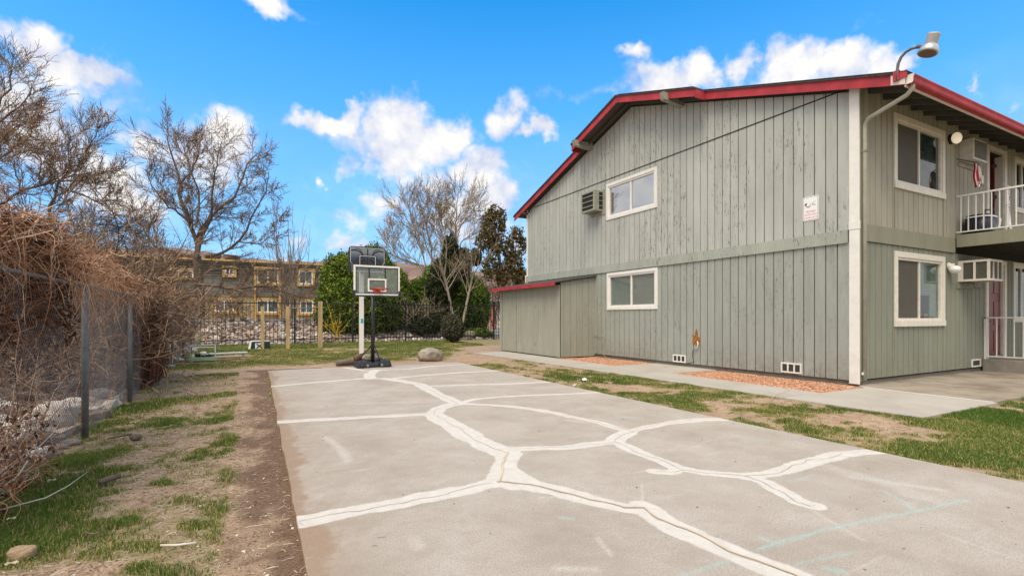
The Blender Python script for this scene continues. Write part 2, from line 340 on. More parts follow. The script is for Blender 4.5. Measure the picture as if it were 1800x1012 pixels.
def tubes(polys, sides=3):
    """polys: list of (pts Nx3, radii N, tint) -> V,F,T"""
    Vs = []; Fs = []; Ts = []; b = 0; bylen = {}
    for p, r, t in polys: bylen.setdefault(len(p), []).append((p, r, t))
    for n, lst in bylen.items():
        P = np.array([q[0] for q in lst], float); R = np.array([q[1] for q in lst], float); T = np.array([q[2] for q in lst], float)
        D = np.empty_like(P); D[:, 1:-1] = P[:, 2:]-P[:, :-2]; D[:, 0] = P[:, 1]-P[:, 0]; D[:, -1] = P[:, -1]-P[:, -2]
        D /= np.linalg.norm(D, axis=2, keepdims=True)+1e-9
        ref = np.where(np.abs(D[:, :1, 2:3]) > .8, np.array([1., 0, 0]), np.array([0, 0, 1.])); ref = np.broadcast_to(ref, D.shape)
        U = np.cross(D, ref); U /= np.linalg.norm(U, axis=2, keepdims=True)+1e-9; Wv = np.cross(D, U)
        m = len(lst); ring = []
        for k in range(sides):
            a = 2*math.pi*k/sides; ring.append(P+(U*math.cos(a)+Wv*math.sin(a))*R[:, :, None])
        V = np.stack(ring, 2).reshape(-1, 3); Vs.append(V); Ts.append(np.repeat(T, n*sides))
        idx = np.arange(m*n*sides).reshape(m, n, sides)+b
        q = np.stack([idx[:, :-1], np.roll(idx, -1, 2)[:, :-1], np.roll(idx, -1, 2)[:, 1:], idx[:, 1:]], -1).reshape(-1, 4); Fs.append(q); b += m*n*sides
    return np.concatenate(Vs), np.concatenate(Fs), np.concatenate(Ts)
def leaves(C, size, tint, flat=0., up=0.):
    """one small four-cornered leaf clump per centre"""
    n = len(C); a = RNG.normal(size=(n, 3)); a[:, 2] += up; a /= np.linalg.norm(a, axis=1, keepdims=True)
    c = RNG.normal(size=(n, 3)); c = np.cross(a, c); c /= np.linalg.norm(c, axis=1, keepdims=True)
    s = (np.asarray(size)*(.6+.8*RNG.rand(n)))[:, None]; w = .45
    V = np.stack([C-a*s, C+c*s*w, C+a*s, C-c*s*w], 1).reshape(-1, 3)
    return V, np.arange(4*n).reshape(n, 4), np.repeat(tint, 4)
_bm = bmesh.new(); bmesh.ops.create_icosphere(_bm, subdivisions=2, radius=1); ICO2 = (np.array([v.co[:] for v in _bm.verts]), np.array([[v.index for v in f.verts] for f in _bm.faces])); _bm.free()
_bm = bmesh.new(); bmesh.ops.create_icosphere(_bm, subdivisions=1, radius=1); ICO1 = (np.array([v.co[:] for v in _bm.verts]), np.array([[v.index for v in f.verts] for f in _bm.faces])); _bm.free()
_bm = bmesh.new(); bmesh.ops.create_icosphere(_bm, subdivisions=4, radius=1); ICO4 = (np.array([v.co[:] for v in _bm.verts]), np.array([[v.index for v in f.verts] for f in _bm.faces])); _bm.free()
def rocks(P, R, tint, ico=ICO1, rough=.35, flat=.65):
    v, f = ico; n = len(P); m = len(v); V = np.repeat(v[None], n, 0)
    V = V*(1+rough*(RNG.rand(n, m)-.5))[:, :, None]
    V = np.clip(V, -.82, .82)
    sc = (.65+.6*RNG.rand(n, 3)); sc[:, 2] *= flat; V = V*sc[:, None]*np.asarray(R)[:, None, None]
    an = RNG.rand(n)*6.28; c, s = np.cos(an), np.sin(an); tl = RNG.normal(size=n)*.25
    x = V[..., 0]*c[:, None]-V[..., 1]*s[:, None]; y = V[..., 0]*s[:, None]+V[..., 1]*c[:, None]; z = V[..., 2]+tl[:, None]*x
    V = np.stack([x, y, z], -1)+np.asarray(P)[:, None]
    Fc = f[None]+(np.arange(n)*m)[:, None, None]
    return V.reshape(-1, 3), Fc.reshape(-1, 3), np.repeat(tint, m)
def merge(parts):
    Vs, Fs, Ts = [], [], []; b = 0
    for V, Fc, T in parts: Vs.append(V); Fs.append(Fc+b); Ts.append(T); b += len(V)
    return np.concatenate(Vs), np.concatenate(Fs), np.concatenate(Ts)
def textmesh(s, size):
    cu = bpy.data.curves.new('lettering', 'FONT'); cu.body = s; cu.size = size; cu.align_x = 'CENTER'; cu.resolution_u = 3
    o = bpy.data.objects.new('lettering', cu); COL.objects.link(o); dg = bpy.context.evaluated_depsgraph_get()
    me = bpy.data.meshes.new_from_object(o.evaluated_get(dg)); V = [tuple(v.co) for v in me.vertices]; Fc = [tuple(p.vertices) for p in me.polygons]
    bpy.data.objects.remove(o); bpy.data.meshes.remove(me); bpy.data.curves.remove(cu); return V, Fc
# ================================================================ GROUND
DIRT = -0.04
COURT = (0.42, 6.02, -4.0, 14.9)
def court_left(y): return .24+.022*np.clip(y, -4, 14)+.05*(fbm(y, y*0+3., 1.3)-.5)
def fence_x(y): return -1.66-.0157*(y-4.)
# patches of turf: (px, py, rx, ry, strength) of the survey, turned into metres on the ground
PATCH = []
for (px, py, rx, ry, s) in [(110,850,95,45,1.1),(60,905,130,60,1.0),(130,805,60,28,1.2),(40,950,120,50,.9),(150,915,50,25,.7),(245,712,62,20,1.0),(310,703,55,9,1.1),(200,735,40,12,.9),
    (285,845,26,6,1.),(218,910,24,13,1.2),(190,860,30,14,.8),(388,733,18,7,1.),(430,765,44,36,.72),(425,828,44,18,.8),(440,862,38,30,.75),(440,700,30,30,.6),(400,790,30,20,.5),(460,930,30,30,.4),(350,870,40,14,.45),(400,885,50,20,.55),(345,915,46,9,.7),(250,955,40,14,.62),
    (160,965,60,14,.6),(235,990,30,12,.7),(290,1000,45,20,.5),(420,920,50,20,.35),(410,715,40,20,.45),(300,735,60,12,.4),(420,640,60,12,.8),(360,632,50,16,1.1),(390,655,50,8,.7),(330,650,30,14,.9),(395,690,25,6,.9),(60,870,100,60,.8),
    (1720,760,100,50,1.2),(1760,810,120,40,1.1),(1640,800,60,26,.8),(1700,720,60,18,1.1),(1800,740,120,50,1.2)]:
    x, y = gnd(px, py); d = F*EYE/(py-HY); PATCH.append((x, y, rx*d/F, ry*d*d/(F*EYE), s))
BARE = []
for (px, py, rx, ry, s) in [(1585,745,70,22,1.2),(1440,705,40,12,.6),(1500,725,60,14,.7),(1745,712,20,6,.7),(1630,782,24,8,.5),(1560,770,22,8,.5),(1690,820,45,8,.8),(960,640,60,12,.6),(870,612,70,10,1.2),(850,628,60,9,1.5),(1100,680,40,8,.5),(1230,700,40,8,.6),(610,612,50,4,.5),(400,626,34,5,1.)]:
    x, y = gnd(px, py); d = F*EYE/(py-HY); BARE.append((x, y, rx*d/F, ry*d*d/(F*EYE), s))
def ell(x, y, p):
    dx = x-p[0]; dy = y-p[1]; r = dx*CC-dy*SS; w = dx*SS+dy*CC
    return p[4]*np.clip(1.25-np.sqrt((r/p[2])**2+(w/p[3])**2), 0, 1)
def turf(x, y):
    n1 = fbm(x, y, 1.1, 4); n2 = fbm(x+40, y+9, 4.2, 3)
    d = np.zeros_like(x)
    for p in PATCH: d = np.maximum(d, ell(x, y, p))
    left = (x < .9)
    d = np.where(left, d*1.05-.02+(n2-.45)*1.3+(n1-.5)*.9+(fbm(x+3, y+8, 15., 2)-.5)*.5, 0)
    d = np.where(left, np.maximum(d, .13*sstep((n1-.42)/.2)), d)
    strip = (x > 5.9) & (y < 19.5)
    ds = .45+(n1-.5)*2.2+(n2-.5)*2.2+(fbm(x+3, y+8, 12., 2)-.5)*.7
    e = np.zeros_like(x)
    for p in PATCH[-5:]: e = np.maximum(e, ell(x, y, p))
    d = np.where(strip, ds+e*1.1, d)
    far = sstep((y-15.3)/2.2)*np.where(x > -2.3, 1, 0)
    dfar = .62+(n1-.5)*2.0+(n2-.5)*1.0
    dfar = dfar+.35*sstep((y-22)/5)
    d = np.where((y > 15.0) & (x < 8.6), dfar*far-.25*(1-far), np.where((y > 19.5) & (x >= 5.9), dfar, d))
    for p in BARE: d = d-ell(x, y, p)*1.2
    d = np.where(np.abs(x-.15) < .32, d-sstep((.32-np.abs(x-.15))/.2)*1.5*(y < 15.6), d)
    d = np.where(y > 29.6, -1, d)
    d = np.where(x < -2.2, -1, d)
    return np.clip(d, 0, 1)
def gz(x, y):
    x = np.asarray(x, float); y = np.asarray(y, float)
    z = DIRT+.035*(fbm(x, y, .9, 4)-.5)
    z = z+1.25*sstep((y-29.7)/4.5)*sstep((13.5-x)/3.5)
    z = z+.75*sstep((-2.3-x)/3.5)
    return z
def axis(fine0, fine1, step, lo, hi):
    a = list(np.arange(fine0, fine1, step)); s = step; v = a[-1]
    while v < hi: s *= 1.25; v += s; a.append(v)
    s = step; v = a[0]; pre = []
    while v > lo: s *= 1.25; v -= s; pre.append(v)
    return np.array(pre[::-1]+a)
gx = axis(-4, 16, .085, -900, 900); gy = axis(-1, 31, .085, -300, 1200)
X, Y = np.meshgrid(gx, gy, indexing='xy'); Z = gz(X, Y)
big = np.maximum(np.abs(X)-25, np.abs(Y-20)-45); Z = np.where(big > 0, np.where(big > 3, -.1, Z), Z)
nx, ny = len(gx), len(gy); idx = np.arange(nx*ny).reshape(ny, nx)
Fq = np.stack([idx[:-1, :-1], idx[:-1, 1:], idx[1:, 1:], idx[1:, :-1]], -1).reshape(-1, 4)
T = turf(X, Y)
mul = np.where((Y < 15.6) & (X < 2), sstep((.60-(court_left(Y)-X)-1.25*(fbm(X, Y, 1.9, 5)-.42))/.46), 0)*(.6+.8*fbm(X+7, Y, 4))
m = MT('bare_soil')
n = m.noise(5, 8, .7); nf = m.noise(60, 5, .7); nb = m.noise(.9, 4)
k = m.ramp(n, [(.25, (.26, .165, .10)), (.5, (.43, .30, .195)), (.75, (.60, .455, .32))])
k = m.mix(m.rng(nf, .36, .58, .75, 0), k, (.15, .095, .058)); k = m.mix(m.rng(nf, .60, .70, 0, .6), k, (.66, .53, .40))
k = m.mix(m.rng(nb, .35, .7, 0, .35), k, (.17, .12, .08))
k = m.mix(m.rng(m.noise(140, 3, .7), .60, .68, 0, .8), k, (.62, .54, .44)); k = m.mix(m.rng(m.noise(75, 4, .8), .60, .66, 0, .7), k, (.13, .085, .05))
k = m.mix(m.rng(m.attr('mulch'), .05, .7, 0, .93), k, m.mix(m.rng(nf, .35, .65), (.07, .038, .021), (.185, .11, .066)))
k = m.mix(m.rng(m.attr('turf'), .1, .7, 0, .62), k, m.mix(m.rng(nf, .35, .65), (.07, .095, .022), (.20, .20, .07)))
m.col(k).set(Roughness=.95).bump(m.math('ADD', nf, n), .5, .01)
GM = m.m
npmesh('ground', np.stack([X, Y, Z], -1).reshape(-1, 3), Fq, GM, attrs={'turf': np.sqrt(T).ravel(), 'mulch': mul.ravel()}, smooth=True, label='bare brown soil with worn turf round the court', kind='structure')
# ---------------------------------------------------------------- basketball court slab with its sealed cracks
SEAL = [([(530,916),(580,905),(640,894),(700,884),(760,872),(830,857),(862,847)], .105), ([(872,848),(884,825),(893,795)], .115), ([(893,797),(862,785),(832,770),(803,751),(780,737),(762,728)], .15),
 ([(765,727),(700,730),(640,733),(560,737),(492,741)], .085), ([(762,728),(770,718),(788,712),(808,708)], .12), ([(806,709),(780,697),(757,686),(737,675),(700,668),(676,665)], .12),
 ([(680,665),(640,665),(600,668),(540,673),(475,679)], .085), ([(650,665),(650,657),(662,650)], .12), ([(590,643),(640,651),(676,650),(720,648),(763,643),(813,640)], .07),
 ([(676,666),(751,659),(813,654),(879,651)], .08), ([(745,679),(813,676),(875,675),(963,671)], .07), ([(806,708),(835,701),(880,697),(940,694),(1000,692),(1053,689)], .06),
 ([(815,709),(860,711),(900,714),(940,719),(1000,731),(1050,741),(1085,752),(1106,757)], .075), ([(1106,758),(1140,750),(1180,742),(1230,737),(1278,736)], .08), ([(1106,758),(1090,768),(1080,776)], .11),
 ([(1082,776),(1050,779),(1000,786),(950,787),(893,789)], .09), ([(1082,776),(1120,794),(1160,808),(1190,822),(1240,830),(1310,836)], .085), ([(1200,824),(1175,829),(1150,828)], .07),
 ([(1310,837),(1350,832),(1390,822),(1430,810),(1480,798),(1545,792)], .095), ([(1310,836),(1345,846),(1370,862),(1400,880),(1432,889)], .075),
 ([(870,846),(930,853),(980,862),(1040,878),(1100,892),(1135,893),(1155,908),(1185,925),(1230,945),(1290,970),(1350,995),(1400,1014),(1460,1040)], .105), ([(893,826),(925,848)], .10), ([(885,838),(905,850)], .14), ([(1125,885),(1150,900)], .085)]
SEALW = [([gnd(*p) for p in pl], w) for pl, w in SEAL]
def segdist(X, Y, pl):
    d = np.full(X.shape, 1e9)
    for (x0, y0), (x1, y1) in zip(pl[:-1], pl[1:]):
        vx, vy = x1-x0, y1-y0; t = np.clip(((X-x0)*vx+(Y-y0)*vy)/(vx*vx+vy*vy+1e-9), 0, 1)
        d = np.minimum(d, np.hypot(X-x0-t*vx, Y-y0-t*vy))
    return d
ys = np.concatenate([np.arange(-4, 1, .2), np.arange(1, 14.96, .025)]); us = np.linspace(0, 1, 230)
Yc = np.repeat(ys[:, None], len(us), 1); farw = sstep((Yc-14.0)/1.0)
lx = court_left(Yc); rx_ = 6.02+.04*(fbm(Yc, Yc*0+8, 1.1)-.5)
Xc = lx+(rx_-lx)*us[None]
# far corner of the slab is broken away in a curve
Yc = Yc+np.where(Yc > 13, (Yc-13)/1.95*(-.9*sstep((Xc-4.6)/1.4)*0+.12*(fbm(Xc, Xc*0, 1.2)-.5)), 0)
wob = .075*(fbm(Xc*4, Yc*4, 1, 3)-.5)
seal = np.full(Xc.shape, -1.)
for pl, w in SEALW: seal = np.maximum(seal, w*(.85+.5*(fbm(Xc, Yc, 1.7, 3)))-segdist(Xc, Yc, pl)+wob)
CHALK = [([(1335,965),(1380,950),(1450,930),(1520,915),(1600,900),(1700,878)], .018, 1.), ([(1340,945),(1372,957)], .02, 1.), ([(1515,836),(1560,845)], .025, .9), ([(1550,862),(1590,880),(1610,900)], .018, .8), ([(1200,1010),(1280,985)], .02, .6), ([(1400,990),(1500,970)], .02, .6),
  ([(1450,998),(1480,1003)], .03, .9), ([(1085,732),(1110,733)], .05, .9), ([(985,909),(1005,911)], .02, .9), ([(1090,762),(1120,764)], .04, .25), ([(1390,845),(1420,840)], .03, .5), ([(1290,765),(1350,778)], .04, .35)]
chalk = np.zeros(Xc.shape)
for pl, w, s in CHALK: chalk = np.maximum(chalk, s*np.clip(1.3-segdist(Xc, Yc, [gnd(*p) for p in pl])/w, 0, 1))
pink = np.zeros(Xc.shape)
for pl, w, s in [([(1000,738),(1025,742)], .07, .8), ([(962,733),(975,734)], .05, .4), ([(945,734),(955,735)], .05, .4), ([(985,706),(992,706)], .05, .35)]: pink = np.maximum(pink, s*np.clip(1.4-segdist(Xc, Yc, [gnd(*p) for p in pl])/w, 0, 1))
scuff = np.zeros(Xc.shape)
for pl, w, s in [([(570,768),(583,775),(600,790),(612,810)], .05, .8), ([(1500,838),(1650,860)], .05, .7), ([(1460,820),(1560,850),(1640,880)], .09, .45), ([(1425,895),(1520,950)], .02, .5), ([(1650,935),(1780,980)], .015, .5), ([(730,948),(735,960)], .05, .5), ([(978,998),(1050,1000)], .03, .8), ([(1050,945),(1075,975)], .02, .8), ([(1128,850),(1130,880)], .01, .7), ([(1595,870),(1640,880)], .06, .5), ([(650,708),(730,706)], .05, .4), ([(950,874),(975,872)], .012, .8)]:
    scuff = np.maximum(scuff, s*np.clip(1.4-segdist(Xc, Yc, [gnd(*p) for p in pl])/w, 0, 1))
edge = 2.2*np.clip(1.15-(Xc-lx)/(.02+.24*fbm(Xc, Yc, 2.3, 4)**2*1.6), 0, 1)+np.clip(1-(Xc-lx)/.85, 0, 1)*(.15+1.0*(fbm(Xc, Yc, .8, 4)))+np.clip((3.6-Yc)/2.5, 0, 1)*np.clip(1-(Xc-lx)/2.6, 0, 1)*.55
m = MT('court_concrete')
n = m.noise(1.3, 8, .65); nf = m.noise(85, 5, .75); nm = m.noise(9, 6, .7); st = m.noise(3, 6, .7, (.25, 3, 1))
k = m.ramp(n, [(.30, (.33, .29, .243)), (.5, (.415, .38, .335)), (.68, (.485, .455, .41))])
k = m.mix(m.rng(nf, .40, .58, .7, 0), k, (.245, .205, .16)); k = m.mix(m.rng(nf, .60, .72, 0, .5), k, (.56, .53, .48))
k = m.mix(m.rng(nm, .50, .75, 0, .5), k, (.29, .245, .20)); k = m.mix(m.rng(m.noise(3.1, 7, .75), .5, .68, 0, .4), k, (.30, .255, .205)); k = m.mix(m.rng(m.noise(.55, 4, .6), .45, .65, 0, .35), k, (.42, .385, .34)); k = m.mix(m.rng(m.noise(150, 2, .7), .66, .72, 0, .5), k, (.12, .095, .075))
k = m.mix(m.rng(st, .60, .74, 0, .35), k, (.66, .64, .6))
dirtm = m.math('MULTIPLY', m.attr('edge'), m.rng(m.math('ADD', m.math('MULTIPLY', nf, .5), m.math('MULTIPLY', m.noise(5, 9, .78), .5)), .40, .58))
k = m.mix(m.rng(dirtm, .12, .8, 0, .9), k, m.mix(m.rng(nf, .3, .7), (.20, .13, .08), (.36, .26, .18)))
se = m.math('ADD', m.attr('seal'), m.math('MULTIPLY', m.math('SUBTRACT', m.noise(13, 8, .78), .5), .075))
sm = m.rng(se, -.006, .014)
k = m.mix(m.math('MULTIPLY', sm, .88), k, m.mix(m.rng(nm, .35, .65), (.54, .52, .485), (.65, .635, .60)))
k = m.mix(m.math('MULTIPLY', m.math('MULTIPLY', sm, m.rng(nf, .36, .6, .42, 0)), 1.), k, (.42, .36, .29))
gr = m.rng(m.noise(45, 6, .8), .38, .62)
k = m.mix(m.math('MULTIPLY', m.math('MULTIPLY', m.attr('scuff'), gr), .7), k, (.62, .60, .56))
k = m.mix(m.math('MULTIPLY', m.math('MULTIPLY', m.attr('chalk'), gr), .75), k, (.30, .54, .55))
k = m.mix(m.math('MULTIPLY', m.math('MULTIPLY', m.attr('pink'), gr), .7), k, (.62, .43, .43))
m.col(k).set(Roughness=.88).bump(m.math('ADD', nf, m.math('MULTIPLY', sm, .8)), .35, .006)
CM = m.m
nyc, nxc = Xc.shape; idx = np.arange(nyc*nxc).reshape(nyc, nxc)
Fq = np.stack([idx[:-1, :-1], idx[:-1, 1:], idx[1:, 1:], idx[1:, :-1]], -1).reshape(-1, 4)
V = np.stack([Xc, Yc, np.zeros_like(Xc)], -1).reshape(-1, 3); nb = len(V)
rim = np.concatenate([idx[:, 0], idx[-1, 1:], idx[::-1, -1][1:], idx[0, ::-1][1:-1]]); Vr = V[rim].copy(); Vr[:, 2] = -.1
Fr = np.stack([rim, np.arange(len(rim))+nb, np.roll(np.arange(len(rim)), -1)+nb, np.roll(rim, -1)], -1)
ext = lambda a: np.concatenate([a.ravel(), a.ravel()[rim]])
npmesh('court_slab', np.concatenate([V, Vr]), np.concatenate([Fq, Fr]), CM, attrs={'seal': ext(seal), 'chalk': ext(chalk), 'pink': ext(pink), 'scuff': ext(scuff), 'edge': ext(edge)}, label='cracked concrete basketball court with pale crack filler', kind='structure')
# open cracks running inside the filler
polys = []
def jag(pl, amp, step=.05):
    o = []
    for (x0, y0), (x1, y1) in zip(pl[:-1], pl[1:]):
        n = max(2, int(math.hypot(x1-x0, y1-y0)/step))
        for i in range(n): o.append((x0+(x1-x0)*i/n, y0+(y1-y0)*i/n))
    o.append(pl[-1]); o = np.array(o)
    o += amp*2*np.stack([fbm(o[:, 0]*3, o[:, 1]*3, 1, 4)-.5, fbm(o[:, 0]*3+50, o[:, 1]*3, 1, 4)-.5], -1)
    return o
def ribbon(o, w, z):
    t = np.gradient(o, axis=0); t /= np.linalg.norm(t, axis=1, keepdims=True)+1e-9; nrm = np.stack([-t[:, 1], t[:, 0]], -1)
    ww = (w*(.5+1.1*fbm(o[:, 0]*9, o[:, 1]*9, 1, 2)))[:, None]
    A = o+nrm*ww; B = o-nrm*ww; V = np.zeros((len(o)*2, 3)); V[::2, :2] = A; V[1::2, :2] = B; V[:, 2] = z
    i = np.arange(len(o)-1)*2; return V, np.stack([i, i+1, i+3, i+2], -1), np.zeros(len(V))
cr_ = []; zz = .003
for q, (pl, w) in enumerate(SEALW[:21]):
    if len(pl) < 3 or w < .07 or q in (7, 8, 9, 10): continue
    zz += .0002; near = np.mean([p[1] for p in pl]); cr_.append(ribbon(jag(pl, .07), .0024, zz))
M['crack'] = simple('dark_open_crack', (.36, .30, .235), .9)
M['crackfill'] = simple('tan_crack_filler', (.55, .47, .36), .9)
npmesh('court_cracks', *merge(cr_)[:2], 'crack', label='fine dark cracks inside the pale filler lines', kind='structure')
cr_ = []
for q in (1, 20): zz += .0002; cr_.append(ribbon(jag(SEALW[q][0], .05)+.012, .010, zz))
npmesh('court_filler', *merge(cr_)[:2], 'crackfill', label='tan putty pressed in the widest court cracks', kind='structure')
# ---------------------------------------------------------------- walk and patio along the house
GX = 11.38; FY = 5.74
m = MT('walk_concrete'); n = m.noise(.9, 7, .65); nf = m.noise(80, 4, .7)
k = m.ramp(n, [(.3, (.33, .30, .26)), (.5, (.39, .365, .325)), (.7, (.44, .415, .375))]); k = m.mix(m.rng(nf, .35, .6, .3, 0), k, (.28, .24, .20))
m.col(k).set(Roughness=.88).bump(nf, .3, .005); M['walk'] = m.m
m = MT('stained_patio'); n = m.noise(1.3, 7, .7); nf = m.noise(60, 4, .7)
k = m.ramp(n, [(.35, (.17, .14, .11)), (.5, (.27, .235, .19)), (.65, (.36, .32, .265))]); k = m.mix(m.rng(nf, .35, .6, .4, 0), k, (.2, .165, .13))
k = m.mix(m.rng(m.noise(14, 5, .8), .64, .70, 0, .8), k, (.09, .065, .05)); k = m.mix(m.rng(m.noise(2.1, 4), .58, .72, 0, .4), k, (.42, .28, .15))
m.col(k).set(Roughness=.85).bump(nf, .3, .005); M['patio'] = m.m
def flat(name, poly, mat, z=0., t=.12, bevel=.008, **tg):
    b = MB(); n = len(poly); b.v = [(x, y, z-t) for x, y in poly]+[(x, y, z) for x, y in poly]
    b.f = [tuple(range(n))[::-1], tuple(range(n, 2*n))]+[(i, (i+1) % n, n+(i+1) % n, n+i) for i in range(n)]
    return obj(name, b, mat, None, bevel=bevel, seg=1, **tg)
wx = lambda y: 8.63-.027*(y-3.51)
ysj = [3.51, 5.56, 8.4, 11.0, 14.0, 18.6]
for i, (a, b_) in enumerate(zip(ysj[:-1], ysj[1:])):
    g = .006
    if i == 0: poly = [(wx(a), a), (10.2, a), (GX-.1, a), (GX-.1, b_-g), (9.72, b_-g), (wx(b_), b_-g)]
    else: poly = [(wx(a), a+g), (9.72, a+g), (9.72, b_-g), (wx(b_), b_-g)]
    flat('walkway', poly, 'walk', kind='structure', label='pale concrete walk section %s' % ['at the house corner', 'beside the nearer gravel bed', 'beside the short cross pad', 'beside the farther gravel bed', 'in front of the lean-to shed'][i])
flat('walkway', [(9.73, 9.35), (GX+.05, 9.35), (GX+.05, 11.6), (9.73, 11.6)], 'walk', kind='structure', label='concrete cross pad between the two gravel beds')
flat('patio', [(GX-.085, 3.53), (40, 3.53), (40, FY+.2), (GX+.05, FY+.2), (GX+.05, FY-.05), (GX-.085, FY-.05)], 'patio', z=.012, kind='structure', label='stained concrete patio before the ground floor door')
flat('walk_joint', [(GX-.13, 3.56), (GX-.095, 3.56), (GX-.095, FY-.12), (GX-.13, FY-.12)], 'white', z=.004, t=.003, bevel=0, kind='structure', label='pale mortar line between walk and patio')
flat('walk_patch', [gnd(*p) for p in [(985,632),(1045,627),(1052,640)]], 'concrete_dark', z=-.02, t=.02, bevel=0, kind='structure', label='dark strip beside the shed')  # darker triangle of concrete along the shed foot
cr_ = [ribbon(jag([gnd(1352,703), gnd(1365,695), gnd(1388,686)], .05), .006, .0035)]
npmesh('walk_crack', *merge(cr_)[:2], 'crack', label='dark crack across the walk', kind='structure')
for (y0, y1, lb) in [(5.6, 9.33, 'orange red crushed gravel in the bed nearest the corner'), (11.62, 14.62, 'orange red crushed gravel in the bed beside the shed')]:
    n = int((y1-y0)*1.6*1500); P = np.stack([9.75+1.62*RNG.rand(n), y0+(y1-y0)*RNG.rand(n), np.full(n, -.03)], -1)
    P[:, 2] += .03*(fbm(P[:, 0], P[:, 1], 1.2))
    V, Fc, Tt = rocks(P, .008+.014*RNG.rand(n), RNG.rand(n), (ICO1[0], ICO1[1]), .3, .7)
    npmesh('gravel', V, Fc, 'gravel', Tt, kind='stuff', label=lb, cat='gravel')
M['gravelbase'] = simple('gravel_bed_base', (.34, .17, .10), .95, .4, 40, .6)
flat('gravel_bed', [(9.725, 5.575), (GX+.03, 5.575), (GX+.03, 14.7), (9.725, 14.7)], 'gravelbase', z=-.026, t=.01, bevel=0, kind='structure', label='reddish soil under the gravel along the wall')
M['asphalt'] = simple('grey_asphalt', (.22, .21, .20), .9, .2, 1, .3)
flat('road', [(13.5, 33), (60, 33), (60, 52), (13.5, 52)], 'asphalt', z=.0, t=.1, bevel=0, kind='structure', label='grey road beyond the iron fence')
# ---------------------------------------------------------------- grass blades
def scatter(x0, x1, y0, y1, dens, thr=.02):
    n = int((x1-x0)*(y1-y0)*dens); x = x0+(x1-x0)*RNG.rand(n); y = y0+(y1-y0)*RNG.rand(n); t = turf(x, y)
    cl = sstep((fbm(x, y, 13., 2)-.56+.75*t)/.34); k = (RNG.rand(n) < (.15+t)*cl) & (t > thr); lc = court_left(y)
    k &= ~((x > lc-.03) & (x < 6.05) & (y < 15.0)); k &= ~((x > wx(y)-.02) & (y > 3.45) & (y < 18.65) & (x < 11.5))
    k &= ~((x > GX-.12) & (y > 3.5)); k &= ~((x > 9.6) & (x < 30) & (y > 3.5) & (y < 19.6))
    return x[k], y[k], t[k]
def blades(name, region, dens, h, w, label, straw=.12, lean=.55):
    x, y, t = scatter(*region, dens); n = len(x); z = gz(x, y)-.004
    hh = h*(.5+.9*RNG.rand(n))*(.55+.6*t); a = RNG.rand(n)*6.283; b = RNG.rand(n)*6.283; ln = hh*lean*(RNG.rand(n)*1.4)
    dx, dy = np.cos(a)*w, np.sin(a)*w; lx_, ly_ = np.cos(b)*ln, np.sin(b)*ln
    p0 = np.stack([x-dx, y-dy, z], -1); p1 = np.stack([x+dx, y+dy, z], -1)
    p2 = np.stack([x+dx*.7+lx_*.35, y+dy*.7+ly_*.35, z+hh*.6], -1); p3 = np.stack([x-dx*.7+lx_*.35, y-dy*.7+ly_*.35, z+hh*.6], -1)
    p4 = np.stack([x+lx_, y+ly_, z+hh*.95], -1)
    V = np.stack([p0, p1, p2, p3, p4], 1).reshape(-1, 3); i = (np.arange(n)*5)[:, None]
    Fc = np.concatenate([i+np.array([[0, 1, 2]]), i+np.array([[0, 2, 3]]), i+np.array([[3, 2, 4]])])
    sw = fbm(x, y, .7, 3); dry = RNG.rand(n) < straw*(.4+1.6*(1-t))*(.3+1.6*sw)
    tint = np.clip(.12+.5*RNG.rand(n)+.35*(sw-.5), 0, .72); tint = np.where(dry, .8+.2*RNG.rand(n), tint)
    npmesh(name, V, Fc, 'grass', np.repeat(tint, 5), kind='stuff', label=label, cat='grass')
blades('grass', (-2.2, .9, 1.2, 9.0), 17000, .040, .0026, 'patchy green turf between the wire fence and the court', .22)
blades('grass', (-2.2, 8.7, 9.0, 19.5), 3600, .05, .0055, 'thin turf at the far end of the court', .4)
blades('grass', (-2.4, 16.2, 19.5, 29.7), 2000, .06, .010, 'worn lawn before the black iron fence', .4)
blades('grass', (5.9, 9.2, .2, 9.0), 11000, .042, .0034, 'turf strip between the court and the walk', .38)
blades('grass', (9.0, 15, .2, 3.5), 9000, .055, .004, 'thick green lawn in front of the patio', .05)
# litter of chips, pebbles, straw
def litter(name, reg, n, s, label, shape='rock'):
    x = reg[0]+(reg[1]-reg[0])*RNG.rand(n); y = reg[2]+(reg[3]-reg[2])*RNG.rand(n)
    k = ~((x > court_left(y)+.0) & (x < 6.02) & (y < 14.95) & (RNG.rand(n) > .012)) & ~((x > court_left(y)-.42) & (x < 2) & (RNG.rand(n) > .65)) & ~((x > wx(y)-.02) & (y > 3.45) & (y < 18.6) & (RNG.rand(n) > .02)) & ~((x > 9.7) & (y > 3.4))
    x, y = x[k], y[k]; on = (x > court_left(y)) & (x < 6.02) & (y < 14.95) | ((x > wx(y)-.02) & (y > 3.45))
    z = np.where(on, 0, gz(x, y)); n = len(x); P = np.stack([x, y, z+.002], -1)
    if shape == 'rock': V, Fc, Tt = rocks(P, s*(.4+RNG.rand(n)**2*1.6), RNG.rand(n)**1.3, ICO1, .4, .5)
    else:
        pol = []
        for p in P:
            a = random.random()*6.28; l = s*random.uniform(.5, 1.7); q = np.array([math.cos(a), math.sin(a), random.uniform(-.05, .15)])
            c_ = np.array([-q[1], q[0], 0])*l*random.uniform(-.2, .2)
            pol.append((np.array([p-q*l/2, p+c_+[0, 0, .004], p+q*l/2+[0, 0, .002]]), np.full(3, .0014), random.random()))
        V, Fc, Tt = tubes(pol, 3)
    npmesh(name, V, Fc, 'litter', Tt, kind='stuff', label=label, cat='litter')
litter('pebbles', (-2.1, .7, 1.0, 15), 16000, .0062, 'pebbles and wood chips on the soil left of the court')
